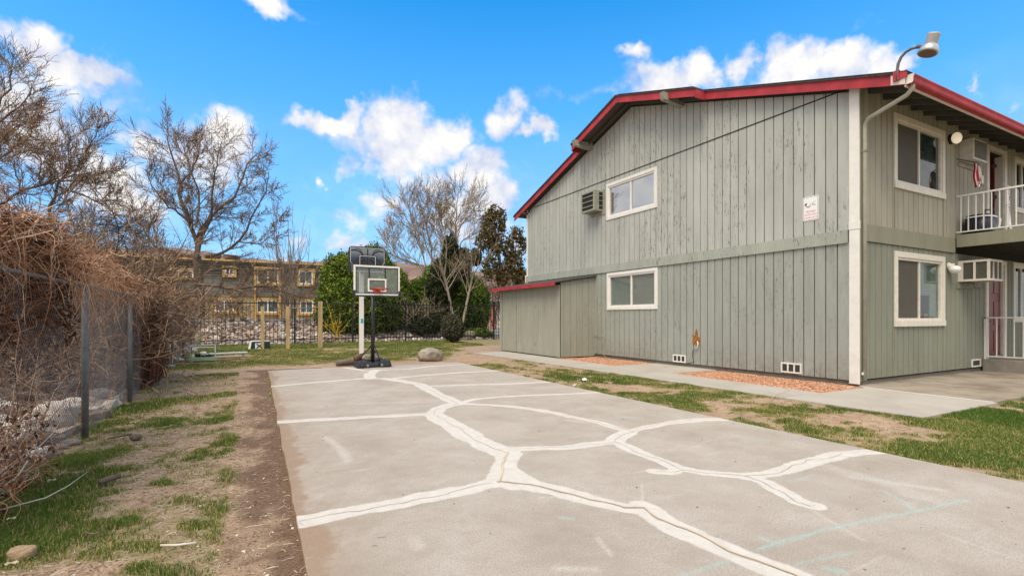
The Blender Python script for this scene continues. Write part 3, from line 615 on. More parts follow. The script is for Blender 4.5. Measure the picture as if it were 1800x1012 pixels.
litter('pebbles', (5.9, 13, .3, 18), 7000, .008, 'pebbles and chips in the strip by the walk')
litter('straw', (-2.1, .8, 1.0, 10), 14000, .045, 'dry straw and needles on the soil left of the court', 's')
litter('straw', (5.9, 12, .3, 15), 6000, .06, 'dry straw lying in the strip by the walk', 's')
# windblown specks lying on the court
n = 420; x = .6+5.3*RNG.rand(n); y = .8+13*RNG.rand(n); P = np.stack([x, y, np.full(n, .002)], -1)
V, Fc, Tt = rocks(P, .003+.008*RNG.rand(n)**3, RNG.rand(n)*.5, ICO1, .4, .4); npmesh('debris', V, Fc, 'litter', Tt, kind='stuff', label='dark specks of debris scattered over the court', cat='litter')
def stone(name, P, r, tint, label, cat='stone', mat='rock', sc=(1, 1, .6), group=None, rot=0.):
    v, f = ICO4; n1 = np.array([fbm(v[:, 0]*2+P[0], v[:, 1]*2+v[:, 2]*1.3, .9, 4)]).T-.5
    n2 = np.array([fbm(v[:, 2]*2+P[1]+5, v[:, 0]*2-v[:, 1], 1.1, 4)]).T-.5
    V = np.sign(v)*np.abs(v)**.82*(1+.35*n1+.35*n2)*r*np.array(sc); c_, s_ = math.cos(rot), math.sin(rot)
    V = np.stack([V[:, 0]*c_-V[:, 1]*s_, V[:, 0]*s_+V[:, 1]*c_, V[:, 2]], -1)+np.array(P)
    tt = np.clip(tint+.5*(fbm(v[:, 0]*3, v[:, 2]*3+v[:, 1], 1.5, 4)-.5), 0, 1)
    return npmesh(name, V, f, mat, tt, smooth=True, label=label, cat=cat, group=group)
bx, by = gnd(760, 633); stone('boulder', (bx, by+.25, .15), .40, .55, 'large lichen spotted grey boulder at the far court edge', 'boulder', 'boulder', (1.02, .75, .62))
x, y = gnd(39, 972); stone('stone', (x, y, .0), .060, .35, 'tan rounded stone in the grass at lower left', mat=tinted('tan_stone', [(0, (.22, .15, .09)), (.5, (.42, .31, .20)), (1, (.58, .47, .34))], .9, 9), sc=(1.15, .8, .75), rot=.3)
for (px, py, r, lb, t) in [(123,776,.075,'flat grey river stone nearest the fence post',.5),(104,783,.06,'smaller grey river stone beside the flat one',.55),(100,795,.045,'small dark stone below the river stones',.35),(70,806,.04,'small pale stone at the fence foot',.7)]:
    x, y = gnd(px, py); stone('stone', (x, y, -.01), r, t, lb, sc=(1.3, .8, .5), group='stones at the fence foot')
x, y = gnd(238, 768); stone('stone', (x, y, .0), .055, .25, 'dark grey stone at the end of the stick', sc=(1.1, .7, .7))
def stick(pts, r, label, mat='log', name='stick'):
    b = MB(); b.tube(pts, r, 7); return obj(name, b, mat, None, smooth=True, label=label, cat='stick')
def gp(px, py, z=0.02): x, y = gnd(px, py); return (x, y, z)
stick([gp(174,851), gp(190,847, .03), gp(212,842, .03)], [.022, .026, .02], 'short thick brown stick on the green grass')
stick([gp(190,773), gp(210,769, .02), gp(232,766, .025)], [.008, .01, .012], 'thin brown stick touching the dark grey stone')
M['palestick'] = simple('bleached_stick', (.62, .58, .54), .8)
stick([gp(282,963), gp(310,963, .02), gp(345,960, .025)], [.006, .008, .006], 'straight white bleached stick on bare soil', 'palestick')
stick([gp(0,903,.03), gp(40,899,.06), gp(80,893,.08), gp(120,880,.12), gp(155,857,.14)], [.006, .005, .0045, .003, .002], 'long thin bleached twig arching over the grass', 'palestick', 'twig')
stick([gp(0,882,.10), gp(30,872,.16), gp(60,850,.28), gp(90,832,.36), gp(110,815,.45)], [.008, .007, .006, .004, .003], 'pale dead branch leaning out of the vines', 'palestick', 'branch')
stick([gp(148,940), gp(165,943, .02), gp(182,938, .02)], [.005, .006, .004], 'crooked dark twig on the bare soil')
for (px, py, lb, s) in [(91,849,'pale curled dead leaf upper in the grass',.03),(20,998,'yellowish dead leaf near the tan stone',.028),(20,918,'cream dead leaf under the long twig',.024)]:
    x, y = gnd(px, py); b = MB(); p = [(x+s*math.cos(a)*(.8+.3*math.cos(2*a)), y+s*math.sin(a)*.7, .03+.006*math.sin(3*a)) for a in np.linspace(0, 6.28, 11)[:-1]]
    b.quad(*p); b.v += [(q[0], q[1], q[2]+.0025) for q in p]; b.f.append(tuple(range(10, 20)))
    obj('dead_leaf', b, simple('pale_leaf', (.5, .44, .3), .7), None, label=lb, cat='leaf', group='dead leaves in the grass')
# ================================================================ THE GREY APARTMENT HOUSE
YF = 19.6; YM = 12.68
def ztop(y): return 8.67-.3265*abs(y-YM)
H = thing('apartment_house', (GX+4, 12.7, 0), 'weathered grey two storey apartment house with red roof trim', 'house')
GP = lambda u, z, o: (GX-o, u, z)          # gable wall: u = Y, o = out of the wall
FP = lambda u, z, o: (u, FY-o, z)          # balcony front: u = X
def wbox(b, Pm, u0, u1, z0, z1, o0, o1):
    f = lambda z: z if callable(z) else (lambda u: z)
    a, c = f(z0), f(z1)
    return b.hexa([Pm(u0, a(u0), o0), Pm(u1, a(u1), o0), Pm(u0, a(u0), o1), Pm(u1, a(u1), o1), Pm(u0, c(u0), o0), Pm(u1, c(u1), o0), Pm(u0, c(u0), o1), Pm(u1, c(u1), o1)])
def boards(Pm, u0, u1, z0, z1, holes, o0, o1, step=None, gap=.0):
    b = MB(); cuts = []
    if step:
        k = math.ceil((u0-.05)/step)
        while k*step < u1: cuts.append(k*step); k += 1
    edges = [u0]+[c for c in cuts if u0+.03 < c < u1-.03]+[u1]
    f0 = z0 if callable(z0) else (lambda u: z0); f1 = z1 if callable(z1) else (lambda u: z1)
    for a, c in zip(edges[:-1], edges[1:]):
        a2 = a+(gap/2 if a != u0 else 0); c2 = c-(gap/2 if c != u1 else 0)
        ins = sorted({a2, c2}|{e for h in holes for e in h[:2] if a2+.004 < e < c2-.004}|({YM} if callable(z1) and a2 < YM < c2 else set()))
        for p, q in zip(ins[:-1], ins[1:]):
            mid = (p+q)/2; iv = [(f0, f1)]
            for (h0, h1, hz0, hz1) in holes:
                if h0 < mid < h1:
                    nw = []
                    for (s, t) in iv:
                        sv, tv = s(mid), t(mid)
                        if hz1 <= sv or hz0 >= tv: nw.append((s, t)); continue
                        if hz0 > sv+.004: nw.append((s, (lambda z: (lambda u: z))(hz0)))
                        if hz1 < tv-.004: nw.append(((lambda z: (lambda u: z))(hz1), t))
                    iv = nw
            for s, t in iv:
                if t(mid)-s(mid) > .01 and min(t(p)-s(p), t(q)-s(q)) > -.02: wbox(b, Pm, p, q, s, t, o0, o1)
    return b
# openings
GW1 = (11.50, 13.97, 4.88, 6.16); GW2 = (11.48, 13.94, 1.70, 3.00)
def fw(x0, x1, yt, yb, xr=None):
    a = onY(x0, yt, FY); c = onY(x0, yb, FY); d = onY(x1, yt, FY); return (a[0], d[0], c[1], a[1])
FW1 = fw(1569, 1658, 198, 330); FW2 = fw(1570, 1658, 441, 574)
FW3 = fw(1781, 1812, 275, 372); FW4 = fw(1779, 1811, 461, 566)
FD1 = (onY(1733, 262, FY)[0]-.02, onY(1765, 262, FY)[0]+.02, 3.54, 6.02); FD2 = (onY(1731, 495, FY)[0], onY(1765, 620, FY)[0], .34, 2.92)
inset = lambda w, m=.07: (w[0]+m, w[1]-m, w[2]+m, w[3]-m)
gh = [inset(GW1), inset(GW2)]; fh = [inset(w) for w in (FW1, FW2, FW3, FW4)]+[inset(FD1, .06), inset(FD2, .06)]
FE = 27.0
SHED = (14.66, 19.30, 2.95)
ST = .246
gtop = lambda u: ztop(u)-.22
gcut = 6.33
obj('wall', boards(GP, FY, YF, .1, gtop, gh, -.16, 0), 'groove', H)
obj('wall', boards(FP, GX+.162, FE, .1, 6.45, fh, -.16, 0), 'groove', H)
obj('siding', boards(GP, FY+.17, YF-.06, lambda u: min(gcut+.012, gtop(u)-.01), gtop, [], 0, .02, ST, .022), 'siding_up', H, label='upper gable boards with peeling paint')
# ridge is the only place where the top bends; the flashing line is level
ymax = lambda z: YM+(8.45-z)/.3265
obj('siding', boards(GP, FY+.17, YF-.06, 3.31, lambda u: min(gcut-.012, gtop(u)), gh, 0, .018, ST, .022), 'siding_up', H)
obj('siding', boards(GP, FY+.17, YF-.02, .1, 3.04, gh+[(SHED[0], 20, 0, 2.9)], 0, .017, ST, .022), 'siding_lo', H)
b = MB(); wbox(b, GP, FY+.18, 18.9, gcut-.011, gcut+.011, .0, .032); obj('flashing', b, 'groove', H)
b = MB()
for (a, c) in ((FY+.19, 8.0), (8.004, 11.65), (11.654, 15.5), (15.504, YF+.05)): wbox(b, GP, a, c, 3.035, 3.31-.006*random.random(), 0, .055+.004*random.random())
obj('belt_board', b, 'belt', H)
b = MB(); wbox(b, FP, GX+.17, onY(1675, 430, FY)[0], 3.06, 3.42, 0, .05); obj('belt_board', b, 'belt_f', H)
XB = onY(1678, 430, FY)[0]
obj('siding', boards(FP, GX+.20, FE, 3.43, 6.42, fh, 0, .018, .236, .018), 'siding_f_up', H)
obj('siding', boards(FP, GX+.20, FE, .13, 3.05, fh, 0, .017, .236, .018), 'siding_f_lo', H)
for (u0, u1, z0, z1, o1) in ((GX+.02, GX+.195, .1, 6.3, .026), (FW2[0]+.02, FW2[0]+.06, .13, FW2[2], .034), (FW2[1]-.06, FW2[1]-.02, .13, FW2[2], .034), (FW1[0]+.02, FW1[0]+.05, 3.43, FW1[2], .03), (FW1[1]-.06, FW1[1]-.03, 3.43, FW1[2], .03)):
    b = MB(); wbox(b, FP, u0, u1, z0, z1, .001, o1); obj('trim_board', b, 'belt_f', H)
b = MB(); b.box(GX-.03, GX+.012, FY-.032, FY+.165, .035, 3.3); b.box(GX-.038, GX+.012, FY-.04, FY+.17, 3.302, 3.48); b.box(GX-.03, GX+.012, FY-.03, FY+.165, 3.482, 6.33)
obj('corner_board', b, 'white', H, bevel=.004, label='tall white corner board')
b = MB(); b.box(GX-.03, GX+.02, YF-.05, YF+.05, .1, 6.3); b.box(GX-.06, GX, YF+.052, YF+.13, 3.02, 3.34); obj('corner_board', b, 'white', H)
b = MB(); b.box(GX+.03, FE, FY+.03, YF-.03, -.2, .1); obj('foundation', b, simple('foundation_concrete', (.21, .195, .16), .9), H)
# roof
def slabY(b, y0, y1, x0, x1, top, th, zf=None):
    zf = zf or ztop
    return b.hexa([(x0, y0, zf(y0)-top-th), (x1, y0, zf(y0)-top-th), (x0, y1, zf(y1)-top-th), (x1, y1, zf(y1)-top-th), (x0, y0, zf(y0)-top), (x1, y0, zf(y0)-top), (x0, y1, zf(y1)-top), (x1, y1, zf(y1)-top)])
YE0, YE1 = 4.80, 20.42; RX = 11.12; PX_ = 10.72; PY0, PY1 = 9.48, 15.22
rf = MB()
for y0, y1 in ((YE0-.06, YM), (YM, YE1+.06)):
    slabY(rf, y0, y1, RX-.03, FE, -.045, .045)
for y0, y1 in ((PY0-.02, YM), (YM, PY1+.02)): slabY(rf, y0, y1, PX_-.03, RX-.031, -.045, .045)
# shingle courses as small steps
for k in range(int((YM-YE0)/.14)):
    y = YE0+k*.14
    x0 = PX_-.04 if PY0 < y < PY1 else RX-.04
    slabY(rf, y-.07, y+.07, x0, FE, -.057, .010+.006*random.random())
for k in range(int((YE1-YM)/.14)):
    y = YM+.1+k*.14; x0 = PX_-.04 if y < PY1 else RX-.04; slabY(rf, y-.07, y+.07, x0, FE, -.057, .010+.006*random.random())
obj('roof', rf, 'shingle', H)
dk = MB()
for y0, y1 in ((YE0, YM), (YM, YE1)): slabY(dk, y0, y1, RX+.03, FE, .003, .03)
for y0, y1 in ((PY0+.03, YM), (YM, PY1-.03)): slabY(dk, y0, y1, PX_+.03, RX+.028, .003, .03)
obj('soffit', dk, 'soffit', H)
fa = MB()
for y0, y1 in ((YE0-.0, PY0), (PY1, YE1)): slabY(fa, y0, y1, RX, RX+.03, .002, .205)
for y0, y1 in ((PY0, YM), (YM, PY1)): slabY(fa, y0, y1, PX_, PX_+.03, .002, .205)
for yy in (PY0, PY1): fa.hexa([(PX_+.03, yy-.015, ztop(yy)-.232), (RX, yy-.015, ztop(yy)-.232), (PX_+.03, yy+.015, ztop(yy)-.232), (RX, yy+.015, ztop(yy)-.232), (PX_+.03, yy-.015, ztop(yy)-.01), (RX, yy-.015, ztop(yy)-.01), (PX_+.03, yy+.015, ztop(yy)-.01), (RX, yy+.015, ztop(yy)-.01)])
obj('fascia', fa, 'red', H)
# barge rafters set back behind the red boards
br = MB()
for y0, y1 in ((PY0+.1, YM), (YM, PY1-.1)): slabY(br, y0, y1, RX+.04, RX+.09, .035, .16)
obj('barge_rafter', br, 'soffit', H)
for yb in (10.5, 14.85):
    zt = ztop(yb)-.035; e = MB(); e.hexa([(10.58, yb-.075, zt-.24), (GX, yb-.075, zt-.30), (10.58, yb+.075, zt-.24), (GX, yb+.075, zt-.30), (10.52, yb-.075, zt-.03), (GX, yb-.075, zt-.03), (10.52, yb+.075, zt-.03), (GX, yb+.075, zt-.03)])
    obj('roof_beam', e, 'acgrey', H, bevel=.006)
# rafters under the balcony eave
x = 11.75
while x < FE:
    e = MB(); e.hexa([(x-.022, YE0+.05, ztop(YE0+.05)-.19), (x+.022, YE0+.05, ztop(YE0+.05)-.19), (x-.022, FY-.02, ztop(FY)-.19), (x+.022, FY-.02, ztop(FY)-.19), (x-.022, YE0+.05, ztop(YE0+.05)-.034), (x+.022, YE0+.05, ztop(YE0+.05)-.034), (x-.022, FY-.02, ztop(FY)-.034), (x+.022, FY-.02, ztop(FY)-.034)])
    obj('rafter', e, 'soffit', H); x += .61
ze = ztop(YE0)
g = MB(); pr = [(0, .0), (-.10, .0), (-.115, .03), (-.118, .10), (-.135, .14), (-.13, .165), (-.118, .165), (-.108, .15), (-.10, .035), (0, .02)]
n = len(pr); zb = ze-.20
for xx in (RX+.03, FE): g.v += [(xx, YE0-.02+a, zb+c) for a, c in pr]
g.f = [(i, (i+1) % n, n+(i+1) % n, n+i) for i in range(n)]
obj('gutter', g, 'red', H)
e = MB(); e.box(RX+.03, FE, YE0-.018, YE0+.012, ze-.235, ze-.003); obj('fascia', e, 'cream', H, label='pale board under the red gutter')
e = MB(); e.v = [(RX+.02, YE0-.02+a, zb+c) for a, c in pr[:7]+[(0, .165)]]+[(RX+.029, YE0-.02+a, zb+c) for a, c in pr[:7]+[(0, .165)]]; e.f = [tuple(range(8)), tuple(range(8, 16))[::-1]]+[(i, (i+1) % 8, 8+(i+1) % 8, 8+i) for i in range(8)]
obj('gutter_cap', e, 'white', H)
e = MB(); e.hexa([(RX-.012, YE0-.02, ze-.2), (RX-.001, YE0-.02, ze-.2), (RX-.012, YE0+.22, ze-.13), (RX-.001, YE0+.22, ze-.13), (RX-.012, YE0-.02, ze-.01), (RX-.001, YE0-.02, ze-.01), (RX-.012, YE0+.22, ze+.06), (RX-.001, YE0+.22, ze+.06)])
obj('fascia', e, 'cream', H, label='unpainted pale end of the rake board')
# downspout
e = MB(); xd = GX+.11
e.tube([(RX+.14, YE0-.08, ze-.17), (RX+.14, YE0-.075, ze-.27), (RX+.15, YE0+.02, ze-.36), (xd-.02, FY-.16, 5.60), (xd, FY-.075, 5.50), (xd, FY-.07, 5.38), (xd, FY-.07, .12)], .042, 10)
obj('downspout', e, 'cream' if False else simple('painted_downspout', (.42, .41, .33), .5), H, smooth=True)
e = MB(); e.box(GX+.06, GX+.18, FY-.118, FY-.025, 4.92, 4.95); obj('strap', e, 'belt_f', H)
# windows
def window(Pm, w, slid='v', left='screen', right='blind', glass='glass', frm='white', split=.5, fd=.10, proud=.045, label=None, sillout=0):
    u0, u1, z0, z1 = w
    fr = MB(); t = fd
    wbox(fr, Pm, u0, u1, z1-t, z1, .0, proud); wbox(fr, Pm, u0, u1, z0, z0+t*1.05, .0, proud+sillout)
    wbox(fr, Pm, u0, u0+t, z0+t*1.05, z1-t, .0, proud); wbox(fr, Pm, u1-t, u1, z0+t*1.05, z1-t, .0, proud)
    f = obj('window', fr, frm, H, bevel=.004, seg=1, label=label)
    a0, a1, b0, b1 = u0+t, u1-t, z0+t*1.05, z1-t; s = .055
    sh = MB(); wbox(sh, Pm, a0+.001, a1-.001, b1-s, b1-.001, -.08, .02); wbox(sh, Pm, a0+.001, a1-.001, b0+.001, b0+s, -.08, .025)
    wbox(sh, Pm, a0+.001, a0+s, b0+s, b1-s, -.08, .018); wbox(sh, Pm, a1-s, a1-.001, b0+s, b1-s, -.08, .018)
    mid = a0+(a1-a0)*split; wbox(sh, Pm, mid-.03, mid+.03, b0+s, b1-s, -.075, .005)
    obj('sash', sh, 'white' if frm == 'white' else 'cream', f)
    for (p, q, mt, nm) in ((a0+s, mid-.03, left, 'near'), (mid+.03, a1-s, right, 'far')):
        g = MB(); wbox(g, Pm, p, q, b0+s, b1-s, -.032, -.028); obj('pane', g, glass, f)
        bk = MB(); bz = -.05
        if mt == 'blind':
            k = 0; zz = b0+s
            while zz < b1-s-.02: wbox(bk, Pm, p+.01, q-.01, zz, zz+.036, bz-.012, bz+(.004 if k % 2 else 0)); zz += .04; k += 1
            obj('blind', bk, 'blind', f)
        elif mt == 'screen': wbox(bk, Pm, p, q, b0+s, b1-s, -.026, -.023); obj('insect_screen', bk, 'screen', f)
        elif mt == 'half': 
            zz = b0+s+(b1-b0)*.38; k = 0
            while zz < b1-s-.02: wbox(bk, Pm, p+.01, (p+q)/2+.12, zz, zz+.03, bz-.012, bz+(.004 if k % 2 else 0)); zz += .034; k += 1
            wbox(bk, Pm, (p+q)/2+.14, q-.02, b0+s, b1-s, bz-.03, bz-.01); obj('curtain', bk, simple('pale_green_curtain', (.40, .45, .38), .8), f)
            for ax, mm in ((.28, 'orange'), (.55, 'ylw'), (.72, 'orange')):
                bb = MB(); c0 = p+(q-p)*ax; bb.lathe(Pm(c0, b0+s+.02, -.11), [(.01, 0), (.04, .02), (.05, .05), (.02, .09)], 8); obj('sill_ornament', bb, mm, f, smooth=True)
        elif mt == 'curtain': wbox(bk, Pm, p, q, b0+s, b1-s, bz-.06, bz-.05); obj('curtain', bk, 'curtain', f)
    rm = MB(); wbox(rm, Pm, u0-.9, u1+.9, z0-.4, z1+.1, -.42, -.40); obj('room_wall', rm, simple('dim_room', (.12, .11, .10), .9), f)
    return f
M['pale_curtain'] = simple('sky_lit_curtain', (.62, .66, .68), .8, .05, 2, 0)
# on the gable wall u grows away from us, so the far half is the left half in the photo
def gwin(w, farm, nearm, glass, label): return window(GP, w, left=nearm, right=farm, glass=glass, label=label)
gwin(GW1, 'curtain', 'blind', 'glass_sky', 'upper white gable window'); gwin(GW2, 'blind', 'blind', 'glass', 'lower white gable window with blinds')  # upper window's pale near blind is added, standing in for sky reflection
window(FP, FW1, left='screen', right='curtain', glass='glass_f', frm='cream', fd=.13, label='upper front window, dark screen', sillout=.02)
window(FP, FW2, left='screen', right='half', glass='glass_f', frm='cream', fd=.13, label='lower front window with half blind', sillout=.02)
window(FP, FW3, left='curtain', right='curtain', glass='glass_f', frm='cream', fd=.10, label='upper window past the door')
window(FP, FW4, left='curtain', right='curtain', glass='glass_f', frm='cream', fd=.10, label='lower window past the door')
# doors
def door(w, openit, label):
    u0, u1, z0, z1 = w; t = .11
    b = MB(); wbox(b, FP, u0-.03, u0+t, z0, z1, 0, .05); wbox(b, FP, u1-t, u1+.03, z0, z1, 0, .05); wbox(b, FP, u0-.03, u1+.03, z1, z1+t*.8, 0, .05)
    wbox(b, FP, u0+t+.001, u0+t+.03, z0, z1-.001, -.16, .02); wbox(b, FP, u1-t-.03, u1-t-.001, z0, z1-.001, -.16, .02)
    f = obj('door_frame', b, 'cream', H)
    d = MB(); a0, a1 = u0+t+.03, u1-t-.03
    if openit:   # leaf swung inwards on the far side
        d.box(a1-.05, a1-.005, FY+.16, FY+1.0, z0+.02, z1-.03); lf = obj('door', d, 'door', H, label=label)
        for zz in (z0+.35, z0+1.25, z1-.35): h = MB(); h.box(a1-.06, a1-.051, FY+.10, FY+.20, zz, zz+.10); obj('hinge', h, 'galv', lf)
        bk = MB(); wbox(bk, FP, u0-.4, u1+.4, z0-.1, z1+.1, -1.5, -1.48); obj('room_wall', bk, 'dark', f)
    else:
        wbox(d, FP, a0, a1, z0+.01, z1-.01, -.08, -.035)
        for (p, q) in ((.08, .46), (.54, .92)):
            for (r, s_) in ((.06, .28), (.34, .60), (.68, .93)):
                wbox(d, FP, a0+(a1-a0)*p, a0+(a1-a0)*q, z0+(z1-z0)*r, z0+(z1-z0)*s_, -.036, -.022)
        lf = obj('door', d, 'door', H, bevel=.008, label=label)
        h = MB(); h.lathe((a0+.08, FY-.0, z0+1.0), [(.012, 0), (.012, .03), (.03, .04), (.03, .06), (.012, .07)], 10, (0, -1, 0)); obj('handle', h, 'galv', lf, smooth=True)
door(FD1, True, 'upper dark red door standing open'); door(FD2, False, 'ground floor dark red panelled door')
# foundation vents
def vent(Pm, u0, u1, z0, z1, n=3, plain=False):
    b = MB(); t = .035
    wbox(b, Pm, u0, u1, z1-t, z1, .017, .04); wbox(b, Pm, u0, u1, z0, z0+t, .017, .04)
    for i in range(n+1):
        c = u0+(u1-u0-t)*i/n; wbox(b, Pm, c, c+t, z0+t, z1-t, .017, .04)
    f = obj('foundation_vent', b, 'white', H)
    g = MB(); wbox(g, Pm, u0+t*.5, u1-t*.5, z0+t*.5, z1-t*.5, .0175, .024); k = z0+t
    while k < z1-t: wbox(g, Pm, u0+t*.6, u1-t*.6, k, k+.006, .024, .03); k += .018
    obj('grille', g, 'screen', f)
vent(GP, 10.36, 10.85, .11, .33); vent(GP, 6.93, 7.43, .13, .37)
b0 = onY(1706, 645, FY); b1 = onY(1721, 630, FY); vent(FP, b0[0], b1[0], b0[1], b1[1], 1)
# lean-to shed
yS0, yS1 = SHED[0], SHED[1]; XS = 9.84
zS = lambda x: 2.02+(x-XS)*.50+.0
shz = onX(984, 497, XS)[1]
shz = 2.68; zS = lambda x: 2.645+(x-9.54)*.155
K = thing('lean_to_shed', (XS+.75, 17, 0), 'grey lean-to shed with red edged sloping roof against the gable wall', 'shed')
SP = lambda u, z, o: (XS-o, u, z)
def sides(Pm, u0, u1, z0, z1, st=.2): return boards(Pm, u0, u1, z0, z1, [], 0, .016, st, .011)
b = MB(); b.hexa([(XS, yS0, .01), (GX-.02, yS0, .01), (XS, yS1, .01), (GX-.02, yS1, .01), (XS, yS0, zS(XS)-.02), (GX-.02, yS0, zS(GX)-.02), (XS, yS1, zS(XS)-.02), (GX-.02, yS1, zS(GX)-.02)])
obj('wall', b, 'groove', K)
M['shedpaint'] = siding('shed_grey_paint', (.345, .35, .285), .15); M['shedside'] = siding('scuffed_shed_side', (.33, .34, .28), .5)
obj('front_boards', sides(SP, yS0+.02, yS1, .02, shz-.08, .155), 'shedpaint', K)
DP = lambda u, z, o: (u, yS0-o, z)
obj('side_boards', sides(DP, XS+.02, GX-.02, .02, lambda x: zS(x)-.02, .27), 'shedside', K)
for q_ in ((yS0-.02, yS0+.12, .01, shz-.172, .035), (yS0+.50, yS0+.52, .04, shz-.172, .03), (yS0-.02, yS1, shz-.17, shz-.09, .036), (yS1-.2, yS1-.0, .01, shz-.172, .035)): b = MB(); wbox(b, SP, *q_[:4], .0165, q_[4]); obj('trim_board', b, 'shedpaint', K)
d1 = onX(908, 600, XS)[0]; d2 = onX(942, 600, XS)[0]
for (g0, o0, o1) in ((d1, .0168, .0185), (yS1-.2, .0355, .037)): b = MB(); wbox(b, SP, g0-.006, g0+.006, .03, shz-.2, o0, o1); obj('door_gap', b, 'dark', K)
for dd in (d1, d2):
    for zz in (.42, 1.85):
        h = MB(); wbox(h, SP, dd-.10, dd+.10, zz, zz+.035, .017, .026); wbox(h, SP, dd-.014, dd+.014, zz-.05, zz+.085, .026, .036); obj('hinge', h, 'shedside', K)
zr = lambda x: zS(x)+.0
b = MB(); xo = XS-.30
b.hexa([(xo, yS0-.12, zr(xo)), (GX-.025, yS0-.12, zr(GX)), (xo, yS1+.35, zr(xo)), (GX-.025, yS1+.35, zr(GX)), (xo, yS0-.12, zr(xo)+.05), (GX-.025, yS0-.12, zr(GX)+.05), (xo, yS1+.35, zr(xo)+.05), (GX-.025, yS1+.35, zr(GX)+.05)])
obj('roof', b, 'shingle', K)
b = MB(); b.box(xo-.022, xo-.002, yS0-.13, yS1+.36, zr(xo)-.09, zr(xo)+.035); obj('fascia', b, 'red', K)
# balcony
XB0 = onY(1678, 437, FY)[0]; 
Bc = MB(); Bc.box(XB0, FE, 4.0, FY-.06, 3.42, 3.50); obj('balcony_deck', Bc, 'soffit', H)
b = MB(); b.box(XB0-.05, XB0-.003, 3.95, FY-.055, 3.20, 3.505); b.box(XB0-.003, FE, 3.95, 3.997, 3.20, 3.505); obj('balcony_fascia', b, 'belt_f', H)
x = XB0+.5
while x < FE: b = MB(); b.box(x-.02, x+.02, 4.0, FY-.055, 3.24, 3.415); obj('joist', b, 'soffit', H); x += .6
def railing(x, y0, y1, zd, h, name_label, post=(), n=None, slope=0, gap=.13, front=0):
    r = thing('railing', (x, (y0+y1)/2, zd), name_label, 'railing', 'white metal railings')
    t = MB(); t.box(x-.022, x+.022, y0, y1, zd+h-.04, zd+h)
    if front: t.box(x+.022, x+front, y0, y0+.044, zd+h-.04, zd+h)
    obj('top_rail', t, 'white', r)
    t = MB(); t.box(x-.018, x+.018, y0, y1, zd+.06, zd+.09)
    if front: t.box(x+.018, x+front, y0+.004, y0+.04, zd+.06, zd+.09)
    obj('bottom_rail', t, 'white', r)
    y = y1-.09
    while y > y0+.03:
        b = MB(); b.box(x-.01, x+.01, y-.01, y+.01, zd+.09, zd+h-.04); obj('baluster', b, 'white', r); y -= gap
    if front:
        xx = x+gap
        while xx < x+front: b = MB(); b.box(xx-.01, xx+.01, y0+.012, y0+.032, zd+.09, zd+h-.04); obj('baluster', b, 'white', r); xx += gap
    for yp in post:
        b = MB(); b.box(x-.022, x+.022, yp-.022, yp+.022, zd+.001, zd+h+.01 if yp != y1 else zd+h-.041); obj('post', b, 'white', r)
    return r
rl = railing(XB0+.02, 4.02, FY-.03, 3.505, 1.0, 'white metal railing on the upper balcony', (4.02+.022,), gap=.145, front=4)
# porch landing
XL = onY(1725, 652, FY)[0]
b = MB(); b.box(XL, FE, 4.35, FY-.02, -.05, .33); b.box(XL+.1, FE, 4.0, 4.348, -.05, .17)
obj('porch_step', b, 'concrete_dark', None, bevel=.015, label='stained concrete landing and step at the lower red door', cat='step')
railing(XL+.06, 4.42, FY-.03, .332, 1.12, 'white metal railing on the ground floor landing', (4.42+.022, 4.70, FY-.06), gap=.17, front=3)
# ---------------------------------------------------------------- things fixed to the house
def acunit(Pm, u0, u1, z0, z1, dep, shell, name, label):
    r = thing('air_conditioner', Pm((u0+u1)/2, z0, dep/2), label, 'air conditioner'); return r
# gable wall unit
r = acunit(GP, 0, 0, 0, 0, 0, None, '', 'grey louvred air conditioner beside the upper gable window')
r.location = GP(14.52, 5.18, .2); ORG[r.name] = Vector(r.location)
p = onX(1036, 345, GX-.0)
u0, u1, z0, z1, dp = 14.18, 14.95, 5.27, 5.98, .42
b = MB(); wbox(b, GP, u0, u1, z0, z1, .018, dp-.03); obj('casing', b, 'dark', r)
b = MB()
for (a, c) in ((u0, u0+.05), (u1-.05, u1)): wbox(b, GP, a-.004, c+.004, z0, z1, dp-.06, dp)
wbox(b, GP, u0-.003, u1+.003, z1-.05, z1+.004, .019, dp+.002); wbox(b, GP, u0-.003, u1+.003, z0-.004, z0+.05, .019, dp+.002)
wbox(b, GP, u0-.006, u0+.02, z0+.05, z1-.05, .20, dp-.06)
for k in range(1, 4):
    zz = z0+(z1-z0)*k/4; wbox(b, GP, u0+.05, u1-.05, zz-.012, zz+.012, dp-.03, dp); wbox(b, GP, u0-.008, u0+.0, zz-.012, zz+.012, .02, .2)
obj('grille', b, 'acgrey', r)
b = MB(); wbox(b, GP, u0-.12, u1-.1, z0-.14, z0-.02, .019, .045); wbox(b, GP, u0-.11, u0-.02, z0-.02, z1+.05, .019, .045); obj('surround', b, 'acgrey', r)
# upper front unit (solid beige case, dark coil face)
u0, z0, z1 = onY(1684, 258, FY)[0], 5.40, 5.93; u1 = u0+.80
for dp in (.62,): pass
r = thing('air_conditioner', FP((u0+u1)/2, z0, .3), 'beige box air conditioner above the folded flag on the upper front', 'air conditioner')
b = MB(); wbox(b, FP, u0, u1, z0, z1, .019, .31); obj('casing', b, 'acbeige', r, bevel=.015)
b = MB(); wbox(b, FP, u0+.05, u1-.05, z0+.05, z1-.05, .311, .316); obj('coil', b, 'louver', r)
b = MB()
for k in range(12): wbox(b, FP, u0+.05, u1-.05, z0+.07+k*.034, z0+.076+k*.034, .3165, .322)
obj('grille', b, 'acgrey', r)
b = MB(); wbox(b, FP, u0-.06, u1+.05, z0-.12, z0-.02, .019, .05); obj('surround', b, 'siding_f_up', r)
